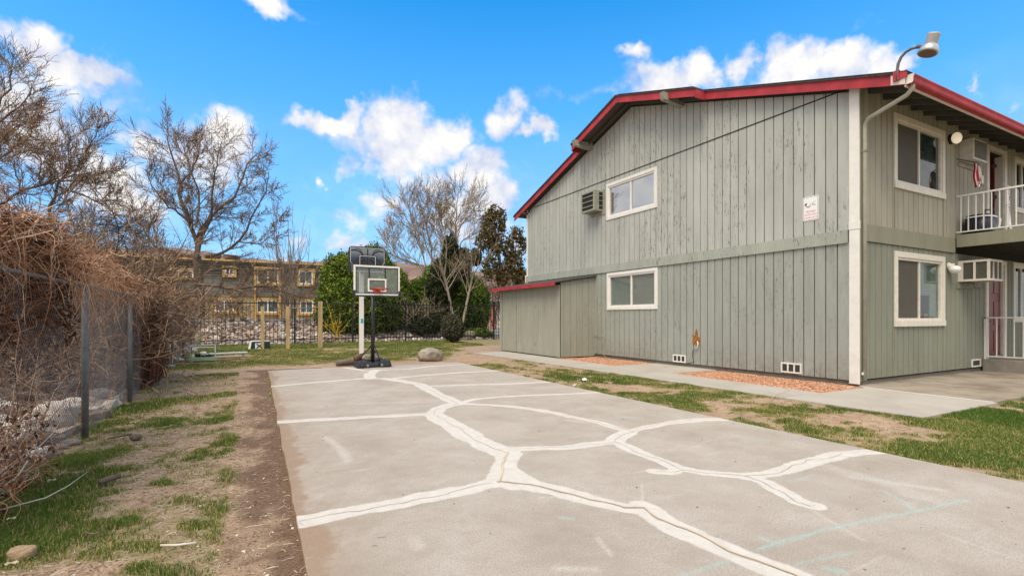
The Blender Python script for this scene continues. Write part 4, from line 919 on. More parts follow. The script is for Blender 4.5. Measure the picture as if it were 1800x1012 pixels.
# lower front unit in its cream cage
u0, z0, z1 = onY(1682, 457, FY)[0], 2.345, 2.865; u1 = u0+.78; dp = .635
ua = u0
r = thing('air_conditioner', FP((u0+u1)/2, z0, .5), 'air conditioner in a long cream slatted cage above the lower red door', 'air conditioner')
b = MB(); wbox(b, FP, u0+.03, u1-.03, z0+.04, z1-.03, .019, dp-.03); obj('coil', b, 'louver', r)
b = MB(); t = .05
for (o0, o1) in ((.019, .12), (.32, .365), (dp-.055, dp)):
    wbox(b, FP, u0, u0+.025, z0, z1, o0, o1); wbox(b, FP, u1-.025, u1, z0, z1, o0, o1)
for z_ in (z0, z1-t): 
    wbox(b, FP, u0-.003, u0+.028, z_-.001, z_+t+.001, .0195, dp+.001); wbox(b, FP, u1-.028, u1+.003, z_-.001, z_+t+.001, .0195, dp+.001); wbox(b, FP, u0+.029, u1-.029, z_, z_+t, dp-.03, dp-.001)
for k in (1, 2): wbox(b, FP, u0+(u1-u0)*k/3-.012, u0+(u1-u0)*k/3+.012, z0+t, z1-t, dp-.029, dp-.004)
wbox(b, FP, u0+.029, u1-.029, z1-.02, z1, .02, dp-.031)
obj('cage', b, 'cream', r)
b = MB(); wbox(b, FP, u0-.10, u1+.1, z0-.17, z0-.03, .018, .045); obj('surround', b, 'siding_f_lo', r)
# door number under the cage
V, Fc = textmesh('L-101', .17); b = MB(); x_ = onY(1717, 500, FY)[0]
b2 = MB(); b2.box(x_-.30, x_+.22, FY-.052, FY-.046, 2.20, 2.39); b.v = [(x_-.04+v[0], FY-.0535, 2.235+v[1]) for v in V]; b.f = Fc
nb_ = thing('house_number', (x_, FY-.05, 2.2), 'small grey number plaque reading L-101 under the caged air conditioner', 'sign')
obj('plate', b2, simple('plaque_grey', (.13, .125, .11), .6), nb_); obj('lettering', b, simple('plaque_letter', (.42, .41, .38), .6), nb_)
# wall lamps
px_, pz = onY(1668, 246, FY)
r = thing('wall_lamp', (px_, FY, pz), 'lit oval wall lamp between the upper window and the beige unit', 'lamp')
b = MB(); b.lathe((px_, FY-.018, pz), [(.12, 0), (.12, .05), (.08, .08), (.05, .10)], 18, (0, -1, 0)); obj('base', b, 'dark', r, smooth=True)
b = MB(); b.lathe((px_, FY-.10, pz), [(.05, 0), (.12, .02), (.14, .06), (.125, .10), (.08, .135), (.02, .15)], 20, (-.25, -1, -.1)); obj('lamp_shade', b, 'bulb', r, smooth=True)
px_, pz = onY(1665, 470, FY)
r = thing('wall_lamp', (px_, FY, pz), 'unlit white globe wall lamp right of the lower front window', 'lamp')
b = MB(); b.lathe((px_, FY-.018, pz+.03), [(.09, 0), (.09, .03), (.06, .06), (.06, .12)], 18, (0, -1, 0)); obj('base', b, 'cream', r, smooth=True)
b = MB(); b.lathe((px_+.0, FY-.15, pz-.16), [(.015, 0), (.08, .02), (.125, .07), (.13, .11), (.10, .165), (.05, .19)], 20); obj('lamp_shade', b, 'globe', r, smooth=True)
# roof lamp on its gooseneck
yy, zz = onX(1577, 138, RX)
r = thing('roof_lamp', (RX-.02, yy, zz), 'silver gooseneck floodlight standing up from the red rake corner', 'lamp')
b = MB(); b.box(RX-.05, RX-.002, yy-.05, yy+.05, zz-.06, zz+.14); b.box(RX-.035, RX-.003, yy-.17, yy-.052, zz-.04, zz+.09); obj('bracket', b, 'red', r)
def RL(px, py): a = onX(px, py, RX-.03); return (RX-.03, a[0], a[1])
b = MB(); b.tube([RL(1577,142), RL(1577,125), RL(1579,112), RL(1584,101), RL(1592,92), RL(1602,86), RL(1614,82.5)], .026, 10); obj('arm', b, 'galv', r, smooth=True)
hp = Vector(RL(1634, 84)); b = MB(); b.tube([RL(1612,83), RL(1626,80)], .035, 10); obj('socket', b, 'galv', r, smooth=True)
ax = Vector((.25, -.20, 1)).normalized(); b = MB(); b.lathe(hp-ax*.05, [(.155, -.06), (.16, -.05), (.15, .02), (.12, .08), (.09, .10)], 24, ax)
obj('reflector', b, simple('silver_reflector', (.55, .56, .57), .3, .1, 6, .1, .5), r, smooth=True)
b = MB(); b.lathe(hp+ax*.06, [(.085, 0), (.095, .02), (.10, .17), (.09, .19)], 20, Vector((-.1, -.35, 1))); obj('housing', b, simple('pale_housing', (.42, .42, .42), .5), r)
b = MB(); b.lathe(hp-ax*.1145, [(.001, 0), (.135, .0), (.135, .003)], 24, ax); obj('lens', b, simple('lamp_lens', (.16, .13, .09), .35), r)
# security camera
yy, zz = onX(931, 377, GX); r = thing('security_camera', (GX-.05, yy, zz), 'small white security camera at the far gable corner', 'camera')
b = MB(); b.box(GX-.06, GX-.018, yy-.05, yy+.05, zz-.05, zz+.05); obj('mount', b, 'white', r)
b = MB(); b.tube([(GX-.06, yy, zz), (GX-.16, yy+.02, zz+.03), (GX-.38, yy+.2, zz+.02)], .03, 10); obj('body', b, 'black_plastic', r, smooth=True)
b = MB(); b.tube([(GX-.03, yy-.02, zz+.06), (GX-.05, yy-.03, zz+.16)], .035, 8); obj('sensor', b, 'dark', r)
# warning sign
y0, z1 = 6.55, 4.19; sg = thing('warning_sign', (GX-.03, 6.72, 3.65), 'white surveillance warning sign with red lettering on the gable wall', 'sign')
u0, u1, z0, z1 = 6.54, 6.90, 3.645, 4.20
def rrect(b, Pm, u0, u1, z0, z1, r, o0, o1, n=5):
    pts = []
    for (cu, cz, a0) in ((u1-r, z1-r, 0), (u0+r, z1-r, 90), (u0+r, z0+r, 180), (u1-r, z0+r, 270)):
        for k in range(n+1): a = math.radians(a0+90*k/n); pts.append((cu+r*math.cos(a), cz+r*math.sin(a)))
    s = len(b.v); m = len(pts); b.v += [Pm(u, z, o0) for u, z in pts]+[Pm(u, z, o1) for u, z in pts]
    b.f += [tuple(range(s, s+m)), tuple(range(s+m, s+2*m))[::-1]]+[(s+i, s+(i+1) % m, s+m+(i+1) % m, s+m+i) for i in range(m)]; return b
signw = simple('sign_white', (.86, .86, .86), .35, .02, 4, 0); signk = simple('sign_black', (.04, .04, .045), .5, .05, 4, 0); signr = simple('sign_red', (.62, .03, .05), .5, .05, 4, 0)
obj('plate', rrect(MB(), GP, u0, u1, z0, z1, .04, .022, .027), signw, sg); obj('border', rrect(MB(), GP, u0+.014, u1-.014, z0+.014, z1-.014, .03, .0272, .0276), signk, sg)
obj('panel', rrect(MB(), GP, u0+.022, u1-.022, z0+.022, z1-.022, .024, .0278, .0282), signw, sg)
mu = (u0+u1)/2
for k, (s_, w_) in enumerate((('PREMISES', .066), ('UNDER VIDEO', .062), ('SURVEILLANCE', .058))):
    V, Fc = textmesh(s_, w_); b = MB(); q = np.array(V); wd = q[:, 0].max()-q[:, 0].min(); tgt = (.22, .285, .29)[k]; sx = tgt/wd
    b.v = [GP(mu-v[0]*sx, z0+.185-k*.068+v[1]*1.0, .0288) for v in V]; b.f = Fc; obj('lettering', b, signr, sg)
def GS(a, c): return GP(mu-a, z0+.275+c, .0295)     # picture: lens on a curled bracket with a beam
b = MB(); b.tube([GS(-.125, .115), GS(-.095, .095)], [.028, .032], 10); b.tube([GS(-.105, .08), GS(-.085, .045), GS(-.05, .035), GS(-.02, .05), GS(-.01, .085)], [.006, .009, .010, .008, .005], 6); b.tube([GS(-.01, .085), GS(.05, .12), GS(.105, .15)], .003, 5)
b.tube([GS(.045, .075), GS(.058, .088)], [.016, .012], 8); b.tube([GS(.07, .09), GS(.10, .085), GS(.105, .065), GS(.085, .055)], .004, 5)
b.v = [(GX-.0295+(v[0]-(GX-.0295))*.05, v[1], v[2]) for v in b.v]; obj('pictogram', b, signk, sg)
# rust patch with its bent pipe
y_, z_ = onX(1225, 590, GX); r = thing('pipe_stub', (GX-.02, y_, z_), 'white bent pipe stub leaving a rusty orange patch in the wall', 'pipe')
pts = [(1217,588),(1222,590),(1224,580),(1225.5,577),(1227,584),(1228,592),(1232,593),(1232,600),(1230,604),(1232,607),(1226,606),(1219,605),(1218,598),(1220,594)]
b = MB(); s_ = [onX(*p, GX) for p in pts]; n = len(s_); b.v = [GP(u, z, .0185) for u, z in s_]+[GP(u, z, .024) for u, z in s_]; b.f = [tuple(range(n)), tuple(range(n, 2*n))[::-1]]+[(i, (i+1) % n, n+(i+1) % n, n+i) for i in range(n)]
obj('rust_patch', b, 'rust', r)
q = lambda px, py, o: GP(*onX(px, py, GX), o)
b = MB(); b.tube([q(1227,600,.02), q(1230,601,.09), q(1231.5,604,.10), q(1229,610,.08), q(1224,613,.05)], .016, 8); obj('pipe', b, 'white', r, smooth=True)
b = MB(); b.tube([q(1224,613,.05), q(1219,616,.03), q(1218,628,.022), q(1221,636,.022), q(1207,638.5,.022)], .006, 5); obj('cable', b, 'dark', r)
b = MB(); b.tube([q(1045,590,.03), q(1055,592,.05), q(1062,590,.06), q(1065,594,.06), q(1062,606,.05), q(1058,617,.05), (GX-.25, 13.7, .0), (GX-.5, 13.1, -.01), (GX-.45, 12.6, -.01)], .009, 6); obj('cable', b, 'acgrey', None, smooth=True, label='thin grey cable looping down the wall beside the shed', cat='cable')
b = MB(); bx_ = onY(1515, 656, FY); b.box(bx_[0]-.12, bx_[0]+.02, FY-.075, FY-.055-.0, bx_[1]-.02, bx_[1]+.03); obj('outlet_cover', b, 'white', H)
# ---------------------------------------------------------------- balcony things
x_, z_ = onY(1716, 290, FY); yb = FY-.42
r = thing('flag', (x_, yb, z_), 'red and white striped flag hanging furled beside the upper door', 'flag')
def fold(px0, px1, ph, c):
    b = MB(); nz_ = 14; rows = []
    for i in range(nz_+1):
        t = i/nz_; z = z0f-(z0f-z1f)*t; wdt = .16+.20*math.sin(math.pi*min(1, t*1.15))*(1-.35*t)
        for j in range(2): 
            s = px0+(px1-px0)*j; b.v.append((cxf+wdt*(s-.5)*(2*.55)*(1-.5*t)+.10*(t-.3)+.04*math.sin(t*7+s*5)+.05*math.sin(t*3+1), yb+.05*math.sin(s*9+ph), z))
    for i in range(nz_): b.f.append((2*i, 2*i+1, 2*i+3, 2*i+2))
    return b
cxf = onY(1717, 300, yb)[0]; z0f = onY(1717, 286, yb)[1]; z1f = onY(1717, 329, yb)[1]
for k in range(8): 
    b = fold(k/8, (k+1)/8, k, 0); b.v += [(v[0], v[1]+.004, v[2]) for v in b.v]; nq = len(b.f); hv = len(b.v)//2; b.f += [tuple(hv+i for i in f[::-1]) for f in b.f]
    obj('stripe', b, 'flagred' if k % 2 == 0 else signw, r, smooth=True)
b = MB(); b.tube([(cxf, FY-.03, z0f+.2), (cxf, yb, z0f), (cxf+.02, yb-.05, z0f-.08)], .014, 7); obj('pole', b, 'galv', r)
bx_, bz_ = onY(1727, 315, FY-.05)
r = thing('notice_frame', (bx_, FY, bz_-.15), 'small gold framed notice hanging left of the upper door', 'notice')
b = MB(); b.box(bx_-.09, bx_+.09, FY-.05, FY-.02, bz_-.15, bz_+.13); obj('frame', b, 'ylw', r); b = MB(); b.box(bx_-.06, bx_+.06, FY-.054, FY-.0505, bz_-.11, bz_+.09); obj('paper', b, signw, r)
b = MB(); b.tube([(bx_-.06, FY-.04, bz_+.13), (bx_-.02, FY-.04, bz_+.24), (bx_+.04, FY-.04, bz_+.13)], .004, 4); obj('cord', b, 'dark', r)
# covered tub on the balcony
xg, zg = 16.34, 0; r = thing('lidded_tub', (xg, 5.4, 3.5), 'dark navy oval tub with pale rim and black handle behind the balcony railing', 'tub')
def oval(b, prof, cx_, cy_, ax_, ay_, zb_, n=28):
    s = len(b.v)
    for (k, z) in prof:
        for i in range(n): a = 2*math.pi*i/n; b.v.append((cx_+ax_*k*math.copysign(abs(math.cos(a))**.75, math.cos(a)), cy_+ay_*k*math.copysign(abs(math.sin(a))**.75, math.sin(a)), zb_+z))
    for j in range(len(prof)-1):
        for i in range(n): b.f.append((s+j*n+i, s+j*n+(i+1) % n, s+(j+1)*n+(i+1) % n, s+(j+1)*n+i))
    b.f.append(tuple(s+i for i in range(n))[::-1]); b.f.append(tuple(s+(len(prof)-1)*n+i for i in range(n))); return b
obj('tub', oval(MB(), [(.94, 0), (.98, .1), (1, .42)], xg, 5.40, .36, .27, 3.505), 'navy', r, smooth=True)
obj('rim', oval(MB(), [(1.02, .42), (1.03, .435), (1.02, .45)], xg, 5.40, .36, .27, 3.505), signw, r)
obj('lid', oval(MB(), [(1.0, .451), (.9, .495), (.5, .52), (.1, .525)], xg, 5.40, .36, .27, 3.505), 'navy', r, smooth=True)
b = MB(); b.tube([(xg-.28, 5.25, 3.98), (xg-.28, 5.22, 4.09), (xg-.05, 5.15, 4.09), (xg-.05, 5.2, 3.98)], .018, 8); obj('handle', b, 'black_plastic', r, smooth=True)
b = MB(); b.bar((xg+.34, 5.16, 3.70), (xg+.42, 5.16, 3.93), .05, .02, (0, 1, 0)); obj('clip', b, signw, r)
a_ = onY(1775, 372, FY-.06); b_ = onY(1775, 326, FY-.06)
r = thing('wall_ornament', (a_[0], FY, a_[1]), 'long narrow patterned hanging right of the upper door frame', 'ornament')
b = MB(); b.box(a_[0]-.09, a_[0]+.09, FY-.04, FY-.02, a_[1], b_[1]); obj('panel', b, signw, r)
for k in range(9): b = MB(); zz = a_[1]+.06+k*(b_[1]-a_[1]-.1)/9; b.lathe((a_[0]+random.uniform(-.05, .05), FY-.041, zz), [(.03, 0), (.03, .004)], 7, (0, -1, 0)); obj('spot', b, ['flagred', 'ylw', 'dkgreen'][k % 3], r)
a_ = onY(1781, 395, FY-.3); b_ = onY(1778, 345, FY-.15)
r = thing('folded_umbrella', (a_[0], FY-.3, 3.5), 'folded white umbrella leaning by the upper far window', 'umbrella')
b = MB(); b.tube([(a_[0], FY-.3, 3.52), (a_[0]-.01, FY-.22, 4.0), (b_[0], FY-.1, 4.5)], [.02, .045, .02], 8); obj('canopy', b, signw, r, smooth=True); b = MB(); b.tube([(b_[0], FY-.1, 4.5), (b_[0], FY-.06, 4.62)], .014, 6); obj('handle', b, 'dark', r)
# ================================================================ BASKETBALL HOOPS
hx, hy = 3.28, 14.62
R = thing('portable_hoop', (hx, hy, 0), 'portable basketball hoop with clear white framed backboard and wheeled black base', 'basketball hoop')
BY = 14.15; bxl = onY(621.5, 500, BY)[0]; bxr = onY(702.5, 500, BY)[0]; bzt = onY(622, 465, BY)[1]; bzb = onY(622, 520, BY)[1]
b = MB(); b.tube([(hx, hy, .08), (hx, hy, 2.25)], .052, 12); b.tube([(hx, hy, 1.1), (hx, hy, 1.13)], .058, 12); obj('pole', b, 'black_metal', R, smooth=True)
b = MB()
for z in (bzb+.12, bzb+.42): 
    for s_ in (-.10, .10): b.bar((hx, hy, z-.1), (hx+s_, BY+.03, z), .04, .03)
obj('support_arm', b, 'black_metal', R)
b = MB(); t = .05
b.box(bxl, bxr, BY-.02, BY+.02, bzt-t, bzt); b.box(bxl, bxr, BY-.02, BY+.02, bzb+.03, bzb+.03+t*.8); b.box(bxl, bxl+t, BY-.02, BY+.02, bzb+.03+t*.8, bzt-t); b.box(bxr-t, bxr, BY-.02, BY+.02, bzb+.03+t*.8, bzt-t)
bd = obj('backboard_frame', b, 'white', R)
b = MB(); b.box(bxl-.02, bxr+.02, BY-.03, BY+.025, bzb-.015, bzb+.028)
for xx in (bxl-.035, bxr-.045): b.box(xx, xx+.08, BY-.032, BY-.021, bzb-.014, bzb+.16)
for (p, q) in ((bxl+t, bxl+t+.022), (bxr-t-.022, bxr-t)): b.box(p, q, BY-.016, BY+.016, bzb+.071, bzt-t-.001)
b.box(bxl+t+.023, bxr-t-.023, BY-.016, BY+.016, bzt-t-.022, bzt-t-.001); b.box(bxl+t+.023, bxr-t-.023, BY-.016, BY+.016, bzb+.071, bzb+.09)
for xx in (-.24, .21): b.box((bxl+bxr)/2+xx, (bxl+bxr)/2+xx+.04, BY-.0049, BY-.0043, bzb+.10, bzt-t-.024)
obj('padding', b, 'black_plastic', R)
b = MB(); b.box(bxl+t, bxr-t, BY-.004, BY+.004, bzb+.08, bzt-t); obj('backboard', b, 'acrylic', R)
cxm = (bxl+bxr)/2; z0 = bzb+.13; z1 = bzb+.50; b = MB(); w = .26; t2 = .045
b.box(cxm-w, cxm+w, BY-.010, BY-.005, z1-t2, z1); b.box(cxm-w, cxm+w, BY-.010, BY-.005, z0, z0+t2); b.box(cxm-w, cxm-w+t2, BY-.010, BY-.005, z0+t2, z1-t2); b.box(cxm+w-t2, cxm+w, BY-.010, BY-.005, z0+t2, z1-t2); obj('target_square', b, 'white', R)
b = MB(); i0 = w-t2; 
b.box(cxm-i0, cxm+i0, BY-.009, BY-.005, z1-t2-.018, z1-t2-.001); b.box(cxm-i0, cxm-i0+.018, BY-.009, BY-.005, z0+t2, z1-t2-.019); b.box(cxm+i0-.018, cxm+i0, BY-.009, BY-.005, z0+t2, z1-t2-.019); b.box(cxm-i0+.019, cxm+i0-.019, BY-.009, BY-.005, z0+t2, z0+t2+.016)
b.bar((cxm-.19, BY+.02, z1-.05), (cxm-.03, BY+.02, z0+.10), .02, .02, (0, 1, 0)); b.bar((cxm+.19, BY+.02, z1-.05), (cxm+.03, BY+.02, z0+.10), .02, .02, (0, 1, 0)); obj('target_border', b, 'black_plastic', R)
rz = bzb+.20; rc = (cxm+.0, BY-.15-.23); b = MB()
b.tube([(rc[0]+.23*math.cos(a), rc[1]+.23*math.sin(a), rz) for a in np.linspace(0, 2*math.pi, 33)], .012, 8, cap=False)
b.tube([(rc[0]+.23*math.cos(a), rc[1]+.23*math.sin(a), rz-.045) for a in np.linspace(math.pi*.05, math.pi*.95, 14)], .005, 6)
for k in range(12): a = 2*math.pi*k/12; b.tube([(rc[0]+.232*math.cos(a), rc[1]+.232*math.sin(a), rz), (rc[0]+.225*math.cos(a), rc[1]+.225*math.sin(a), rz-.03), (rc[0]+.235*math.cos(a+.08), rc[1]+.235*math.sin(a+.08), rz-.012)], .005, 4)
b.tube([(cxm-.1, BY-.01, rz-.1), (rc[0]-.16, rc[1]+.16, rz-.01)], .009, 6); b.tube([(cxm+.1, BY-.01, rz-.1), (rc[0]+.16, rc[1]+.16, rz-.01)], .009, 6)
rm = obj('rim', b, 'orange', R, smooth=True)
b = MB(); b.box(cxm-.09, cxm+.09, BY-.03, BY-.011, rz-.13, rz+.02); b.box(cxm-.05, cxm+.05, BY-.16, BY-.031, rz-.012, rz+.010); obj('bracket', b, 'orange', rm, bevel=.006)
# wheeled base: a long tank reaching back from the pole with two bulging toes in front
b = MB()
def tank(b, x0, x1, y0, y1, z0, z1, ins=.06):
    b.hexa([(x0, y0, z0), (x1, y0, z0), (x0, y1, z0), (x1, y1, z0), (x0+ins, y0+ins, z1), (x1-ins, y0+ins, z1), (x0+ins, y1-ins, z1), (x1-ins, y1-ins, z1)])
tank(b, hx-.42, hx+.42, hy-.10, hy+.95, .02, .16); tank(b, hx-.50, hx-.14, hy-.28, hy+.35, .015, .20, .05); tank(b, hx+.14, hx+.50, hy-.28, hy+.35, .015, .20, .05); tank(b, hx-.16, hx+.16, hy-.20, hy+.12, .02, .13, .03)
bs = obj('base', b, 'black_plastic', R, bevel=.03, seg=3)
for s_ in (-.36, .36, -.2, .2): b = MB(); b.lathe((hx+s_-.03, hy-.27, .055), [(.052, 0), (.055, .01), (.055, .05), (.052, .06)], 16, (1, 0, 0)); obj('wheel', b, 'galv' if abs(s_) < .3 else 'black_plastic', bs, smooth=True)
for s_ in (-.38, .30): b = MB(); b.tube([(hx, hy+.03, .62), (hx+s_, hy+.62, .16)], .018, 8); obj('brace', b, 'black_metal', R, smooth=True)
b = MB(); b.tube([(hx-.05, hy-.02, .62), (hx-.46, hy-.02, .16)], .016, 8); b.tube([(hx+.05, hy, .62), (hx+.22, hy+.02, .16)], .016, 8); obj('brace', b, 'black_metal', R, smooth=True)
stone('rock', (hx-.30, hy+.42, .25), .17, .35, 'rust brown rock weighing down the hoop base', 'rock', tinted('red_rock', [(0, (.09, .04, .025)), (.5, (.25, .12, .075)), (1, (.42, .25, .17))], .9, 8, noise=9), (1.05, .8, .7), rot=.6)
stone('rock', (hx+.06, hy+.36, .25), .21, .6, 'pale rock weighing down the hoop base beside the pole', 'rock', 'boulder', (1.3, .8, .6))
gx_, gy_ = gnd(611, 641); b = MB(); b.tube([(gx_-.32, gy_+.12, .06), (gx_, gy_+.1, .075), (gx_+.5, gy_+.1, .07)], [.085, .10, .09], 10); obj('log', b, 'log', None, smooth=True, label='short grey log lying left of the hoop base', cat='log')
# older fixed hoop behind
hx2, hy2 = 3.36, 16.6; Q = thing('fixed_hoop', (hx2, hy2, 0), 'old basketball hoop on a square white post with black printed backboard', 'basketball hoop')
ztp = onY(637, 474, hy2)[1]; b = MB(); b.box(hx2-.065, hx2+.065, hy2-.065, hy2+.065, DIRT, ztp); pp = obj('post', b, 'white', Q, bevel=.006)
b = MB(); s_ = onY(640, 563, hy2)[1]; b.box(hx2-.035, hx2+.045, hy2-.0675, hy2-.0652, s_-.09, s_+.06); obj('sticker', b, simple('teal_sticker', (.05, .42, .42), .5), pp)
Y2 = 16.15; xl = onY(613, 450, Y2)[0]; xr = onY(678, 450, Y2)[0]; zt = onY(613, 432, Y2)[1]; zb = zt-.80; zm = zt-.50
BP = lambda u, z, o: (u, Y2-o, z)
b = MB(); b.tube([(hx2, hy2-.06, ztp-.1), (hx2, Y2+.03, zb+.25)], .04, 8); obj('support_arm', b, 'black_metal', Q)
obj('backboard', rrect(MB(), BP, xl, xr, zb, zt, .09, -.03, .012), 'black_plastic', Q)
pan = MT('printed_panel'); tcx = pan.noise(2.2, 3); gz_ = pan.N.new('ShaderNodeSeparateXYZ'); pan.L.new(pan.tc.outputs['Generated'], gz_.inputs[0]); pan.col(pan.ramp(pan.math('ADD', gz_.outputs[2], pan.math('MULTIPLY', tcx, .3)), [(.2, (.010, .014, .022)), (.7, (.05, .07, .10)), (1, (.20, .24, .28))])).set(Roughness=.55); pan.b.inputs['Specular IOR Level'].default_value = .2
b = MB(); e_ = .055; b.v = [BP(u, z, .0125) for u, z in ((xl+e_, zt-e_*.8), (xr-e_, zt-e_*.8), (xr-e_, zm), (xr-e_-.05, zm-.04), (xr-e_-.05, zb+.03), (xl+e_+.05, zb+.03), (xl+e_+.05, zm-.04), (xl+e_, zm))]; b.f = [tuple(range(8))]
obj('printed_panel', b, pan.m, Q)
cm = (xl+xr)/2; b = MB()
def arc(b, cx_, cz_, r, a0, a1, w, o=.0155, n=18, sq=1.):
    for k in range(n):
        a, c_ = math.radians(a0+(a1-a0)*k/n), math.radians(a0+(a1-a0)*(k+1)/n)
        P = [(cx_+(r+d)*math.cos(t), cz_+(r+d)*sq*math.sin(t)) for t, d in ((a, -w/2), (c_, -w/2), (c_, w/2), (a, w/2))]
        if all(xl+e_ < p[0] < xr-e_ and zb < p[1] < zt-e_*.8 for p in P): b.quad(*[BP(p[0], p[1], o) for p in P])
arc(b, cm, zb-.02, .52, 15, 165, .035, .0155, 26); arc(b, cm-.40, zt-.42, .30, -5, 125, .04, .0165); arc(b, cm+.40, zt-.42, .30, 55, 185, .04, .0165); arc(b, cm-.33, zt-.22, .155, -30, 110, .02, .0175); arc(b, cm+.33, zt-.22, .155, 70, 210, .02, .0175)
arc(b, cm, zb+.02, .36, 100, 175, .09, .0145); arc(b, cm, zb+.02, .36, 5, 80, .09, .0145)
b.quad(BP(cm-.014, zt-e_, .0185), BP(cm+.014, zt-e_, .0185), BP(cm+.022, zb+.2, .0185), BP(cm-.022, zb+.2, .0185)); obj('printed_lines', b, 'dark', Q)
b = MB(); w = .27; q0, q1 = zt-.62, zt-.27
for k, (w_, mt) in enumerate(((.27, 'black_plastic'), (.25, None))):
    b = MB(); t = .028 if k == 0 else .012; qa, qb = (q0, q1) if k == 0 else (q0+.02, q1-.02); o = .0195+.001*k
    for (u0, u1, z0, z1) in ((cm-w_, cm+w_, qb-t, qb), (cm-w_, cm+w_, qa, qa+t), (cm-w_, cm-w_+t, qa+t, qb-t), (cm+w_-t, cm+w_, qa+t, qb-t)): b.quad(BP(u0, z0, o), BP(u1, z0, o), BP(u1, z1, o), BP(u0, z1, o))
    obj('target_square', b, 'dark' if mt else signw, Q)
b = MB(); P = [(xl+.05, zt-.042), (xr-.05, zt-.042), (xr-.05, zm-.0), (xr-.10, zm-.04), (xr-.10, zb+.02), (xl+.10, zb+.02), (xl+.10, zm-.04), (xl+.05, zm)]
b.tube([BP(u, z, .014) for u, z in P]+[BP(*P[0], .014)], .006, 4, cap=False); obj('pinstripe', b, signw, Q)
b = MB(); b.quad(BP(xr-.26, zb+.145, .0195), BP(xr-.14, zb+.145, .0195), BP(xr-.17, zb+.185, .0195), BP(xr-.23, zb+.185, .0195)); b.quad(BP(xr-.215, zb+.186, .0195), BP(xr-.185, zb+.186, .0195), BP(xr-.19, zb+.21, .0195), BP(xr-.21, zb+.21, .0195)); obj('emblem', b, signw, Q)
# ================================================================ YARD THINGS
# timber exercise frame
pw = []
for (px, py, top, w) in ((461.5, 614.5, 538.7, .14), (506, 614, 538.7, .15), (563, 612, 529.7, .18)):
    x, y = gnd(px, py, DIRT); d = x*SS+y*CC; pw.append((x, y, EYE+(HY-top)*d/F, w))
T0 = thing('exercise_frame', (pw[1][0], pw[1][1], DIRT), 'three tan timber posts joined by two steel bars on the lawn', 'exercise frame')
for x, y, z, w in pw: b = MB(); b.box(x-w/2, x+w/2, y-w/2, y+w/2, DIRT-.02, z); obj('post', b, 'wood', T0, bevel=.01)
b = MB(); zz = onY(540, 541.5, pw[1][1])[1]; b.tube([(pw[1][0], pw[1][1], zz), (pw[2][0], pw[2][1], zz)], .028, 8); obj('bar', b, 'galv', T0, smooth=True)
b = MB(); zz = onY(485, 563, pw[1][1])[1]; b.tube([(pw[0][0], pw[0][1], zz), (pw[1][0], pw[1][1], zz)], .028, 8); obj('bar', b, 'galv', T0, smooth=True)
# broken green seat frame, board, post
x, y = gnd(357, 636, DIRT); T1 = thing('play_seat', (x, y, DIRT), 'broken pale green wire seat frame holding dark litter on the grass', 'seat')
b = MB(); r_ = .014
b.tube([(x-.36, y, .03), (x-.36, y+.1, .52), (x+.34, y+.1, .52), (x+.36, y, .03)], r_, 6); b.tube([(x-.3, y+.42, .12), (x-.3, y+.45, .42), (x+.3, y+.45, .42), (x+.34, y+.42, .12)], r_, 6); b.tube([(x-.36, y+.1, .5), (x-.3, y+.45, .41)], r_, 6); b.tube([(x+.34, y+.1, .5), (x+.3, y+.45, .41)], r_, 6); obj('frame', b, signw, T1, smooth=True)
b = MB(); b.box(x-.38, x+.40, y-.14, y+.42, .02, .09); b.box(x-.40, x+.42, y-.17, y-.141, .0, .13); obj('seat', b, 'greenpaint', T1, bevel=.02)
b = MB(); b.tube([(x+.36, y-.14, -.04), (x+.36, y-.12, .05)], .03, 6); b.tube([(x-.3, y-.14, -.04), (x-.3, y-.12, .05)], .03, 6); obj('leg', b, 'greenpaint', T1)
for k in range(7): 
    stone('litter_lump', (x-.24+.08*k if k < 6 else x, y+random.uniform(-.02, .2), .14+.05*random.random()+(.1 if k == 6 else 0)), random.uniform(.05, .1), .5, ['crumpled white scrap at the left in the green seat frame','dark crumpled scrap at the left in the green seat frame','small white scrap in the middle of the seat frame','dark scrap in the middle of the seat frame','white scrap at the right in the green seat frame','dark scrap at the right in the green seat frame','topmost white scrap in the green seat frame'][k], 'litter', signw if k % 2 == 0 else 'dark', (1.2, 1, .8), 'white scraps in the seat frame' if k % 2 == 0 else 'dark scraps in the seat frame')
a_ = gnd(368, 628, 0); c_ = gnd(434, 625, 0); b = MB(); b.bar((a_[0], a_[1], .13), (c_[0], c_[1], .13), .42, .035); 
T2 = thing('bench', ((a_[0]+c_[0])/2, (a_[1]+c_[1])/2, DIRT), 'low white plank bench lying right of the green seat', 'bench'); obj('plank', b, simple('chalky_plank', (.62, .66, .58), .7), T2, bevel=.006)
for (q_, t) in ((a_, .1), (c_, .9)): 
    ex = a_[0]+(c_[0]-a_[0])*t; ey = a_[1]+(c_[1]-a_[1])*t; b = MB(); b.box(ex-.03, ex+.03, ey-.15, ey+.15, DIRT, .112); obj('leg', b, 'greenpaint', T2)
x, y = gnd(350, 612, DIRT); T3 = thing('low_post', (x, y, DIRT), 'short pale green post on a round foot near the fence corner', 'post'); zz = onY(348, 577.5, y)[1]
b = MB(); b.tube([(x, y, 0), (x-.12, y, zz)], .09, 10); obj('post', b, 'greenpaint', T3, smooth=True); b = MB(); b.lathe((x-.1, y-.6, DIRT), [(.5, 0), (.52, .06), (.45, .10), (.1, .13)], 20); obj('foot', b, simple('worn_green', (.17, .2, .13), .8), T3, smooth=True)
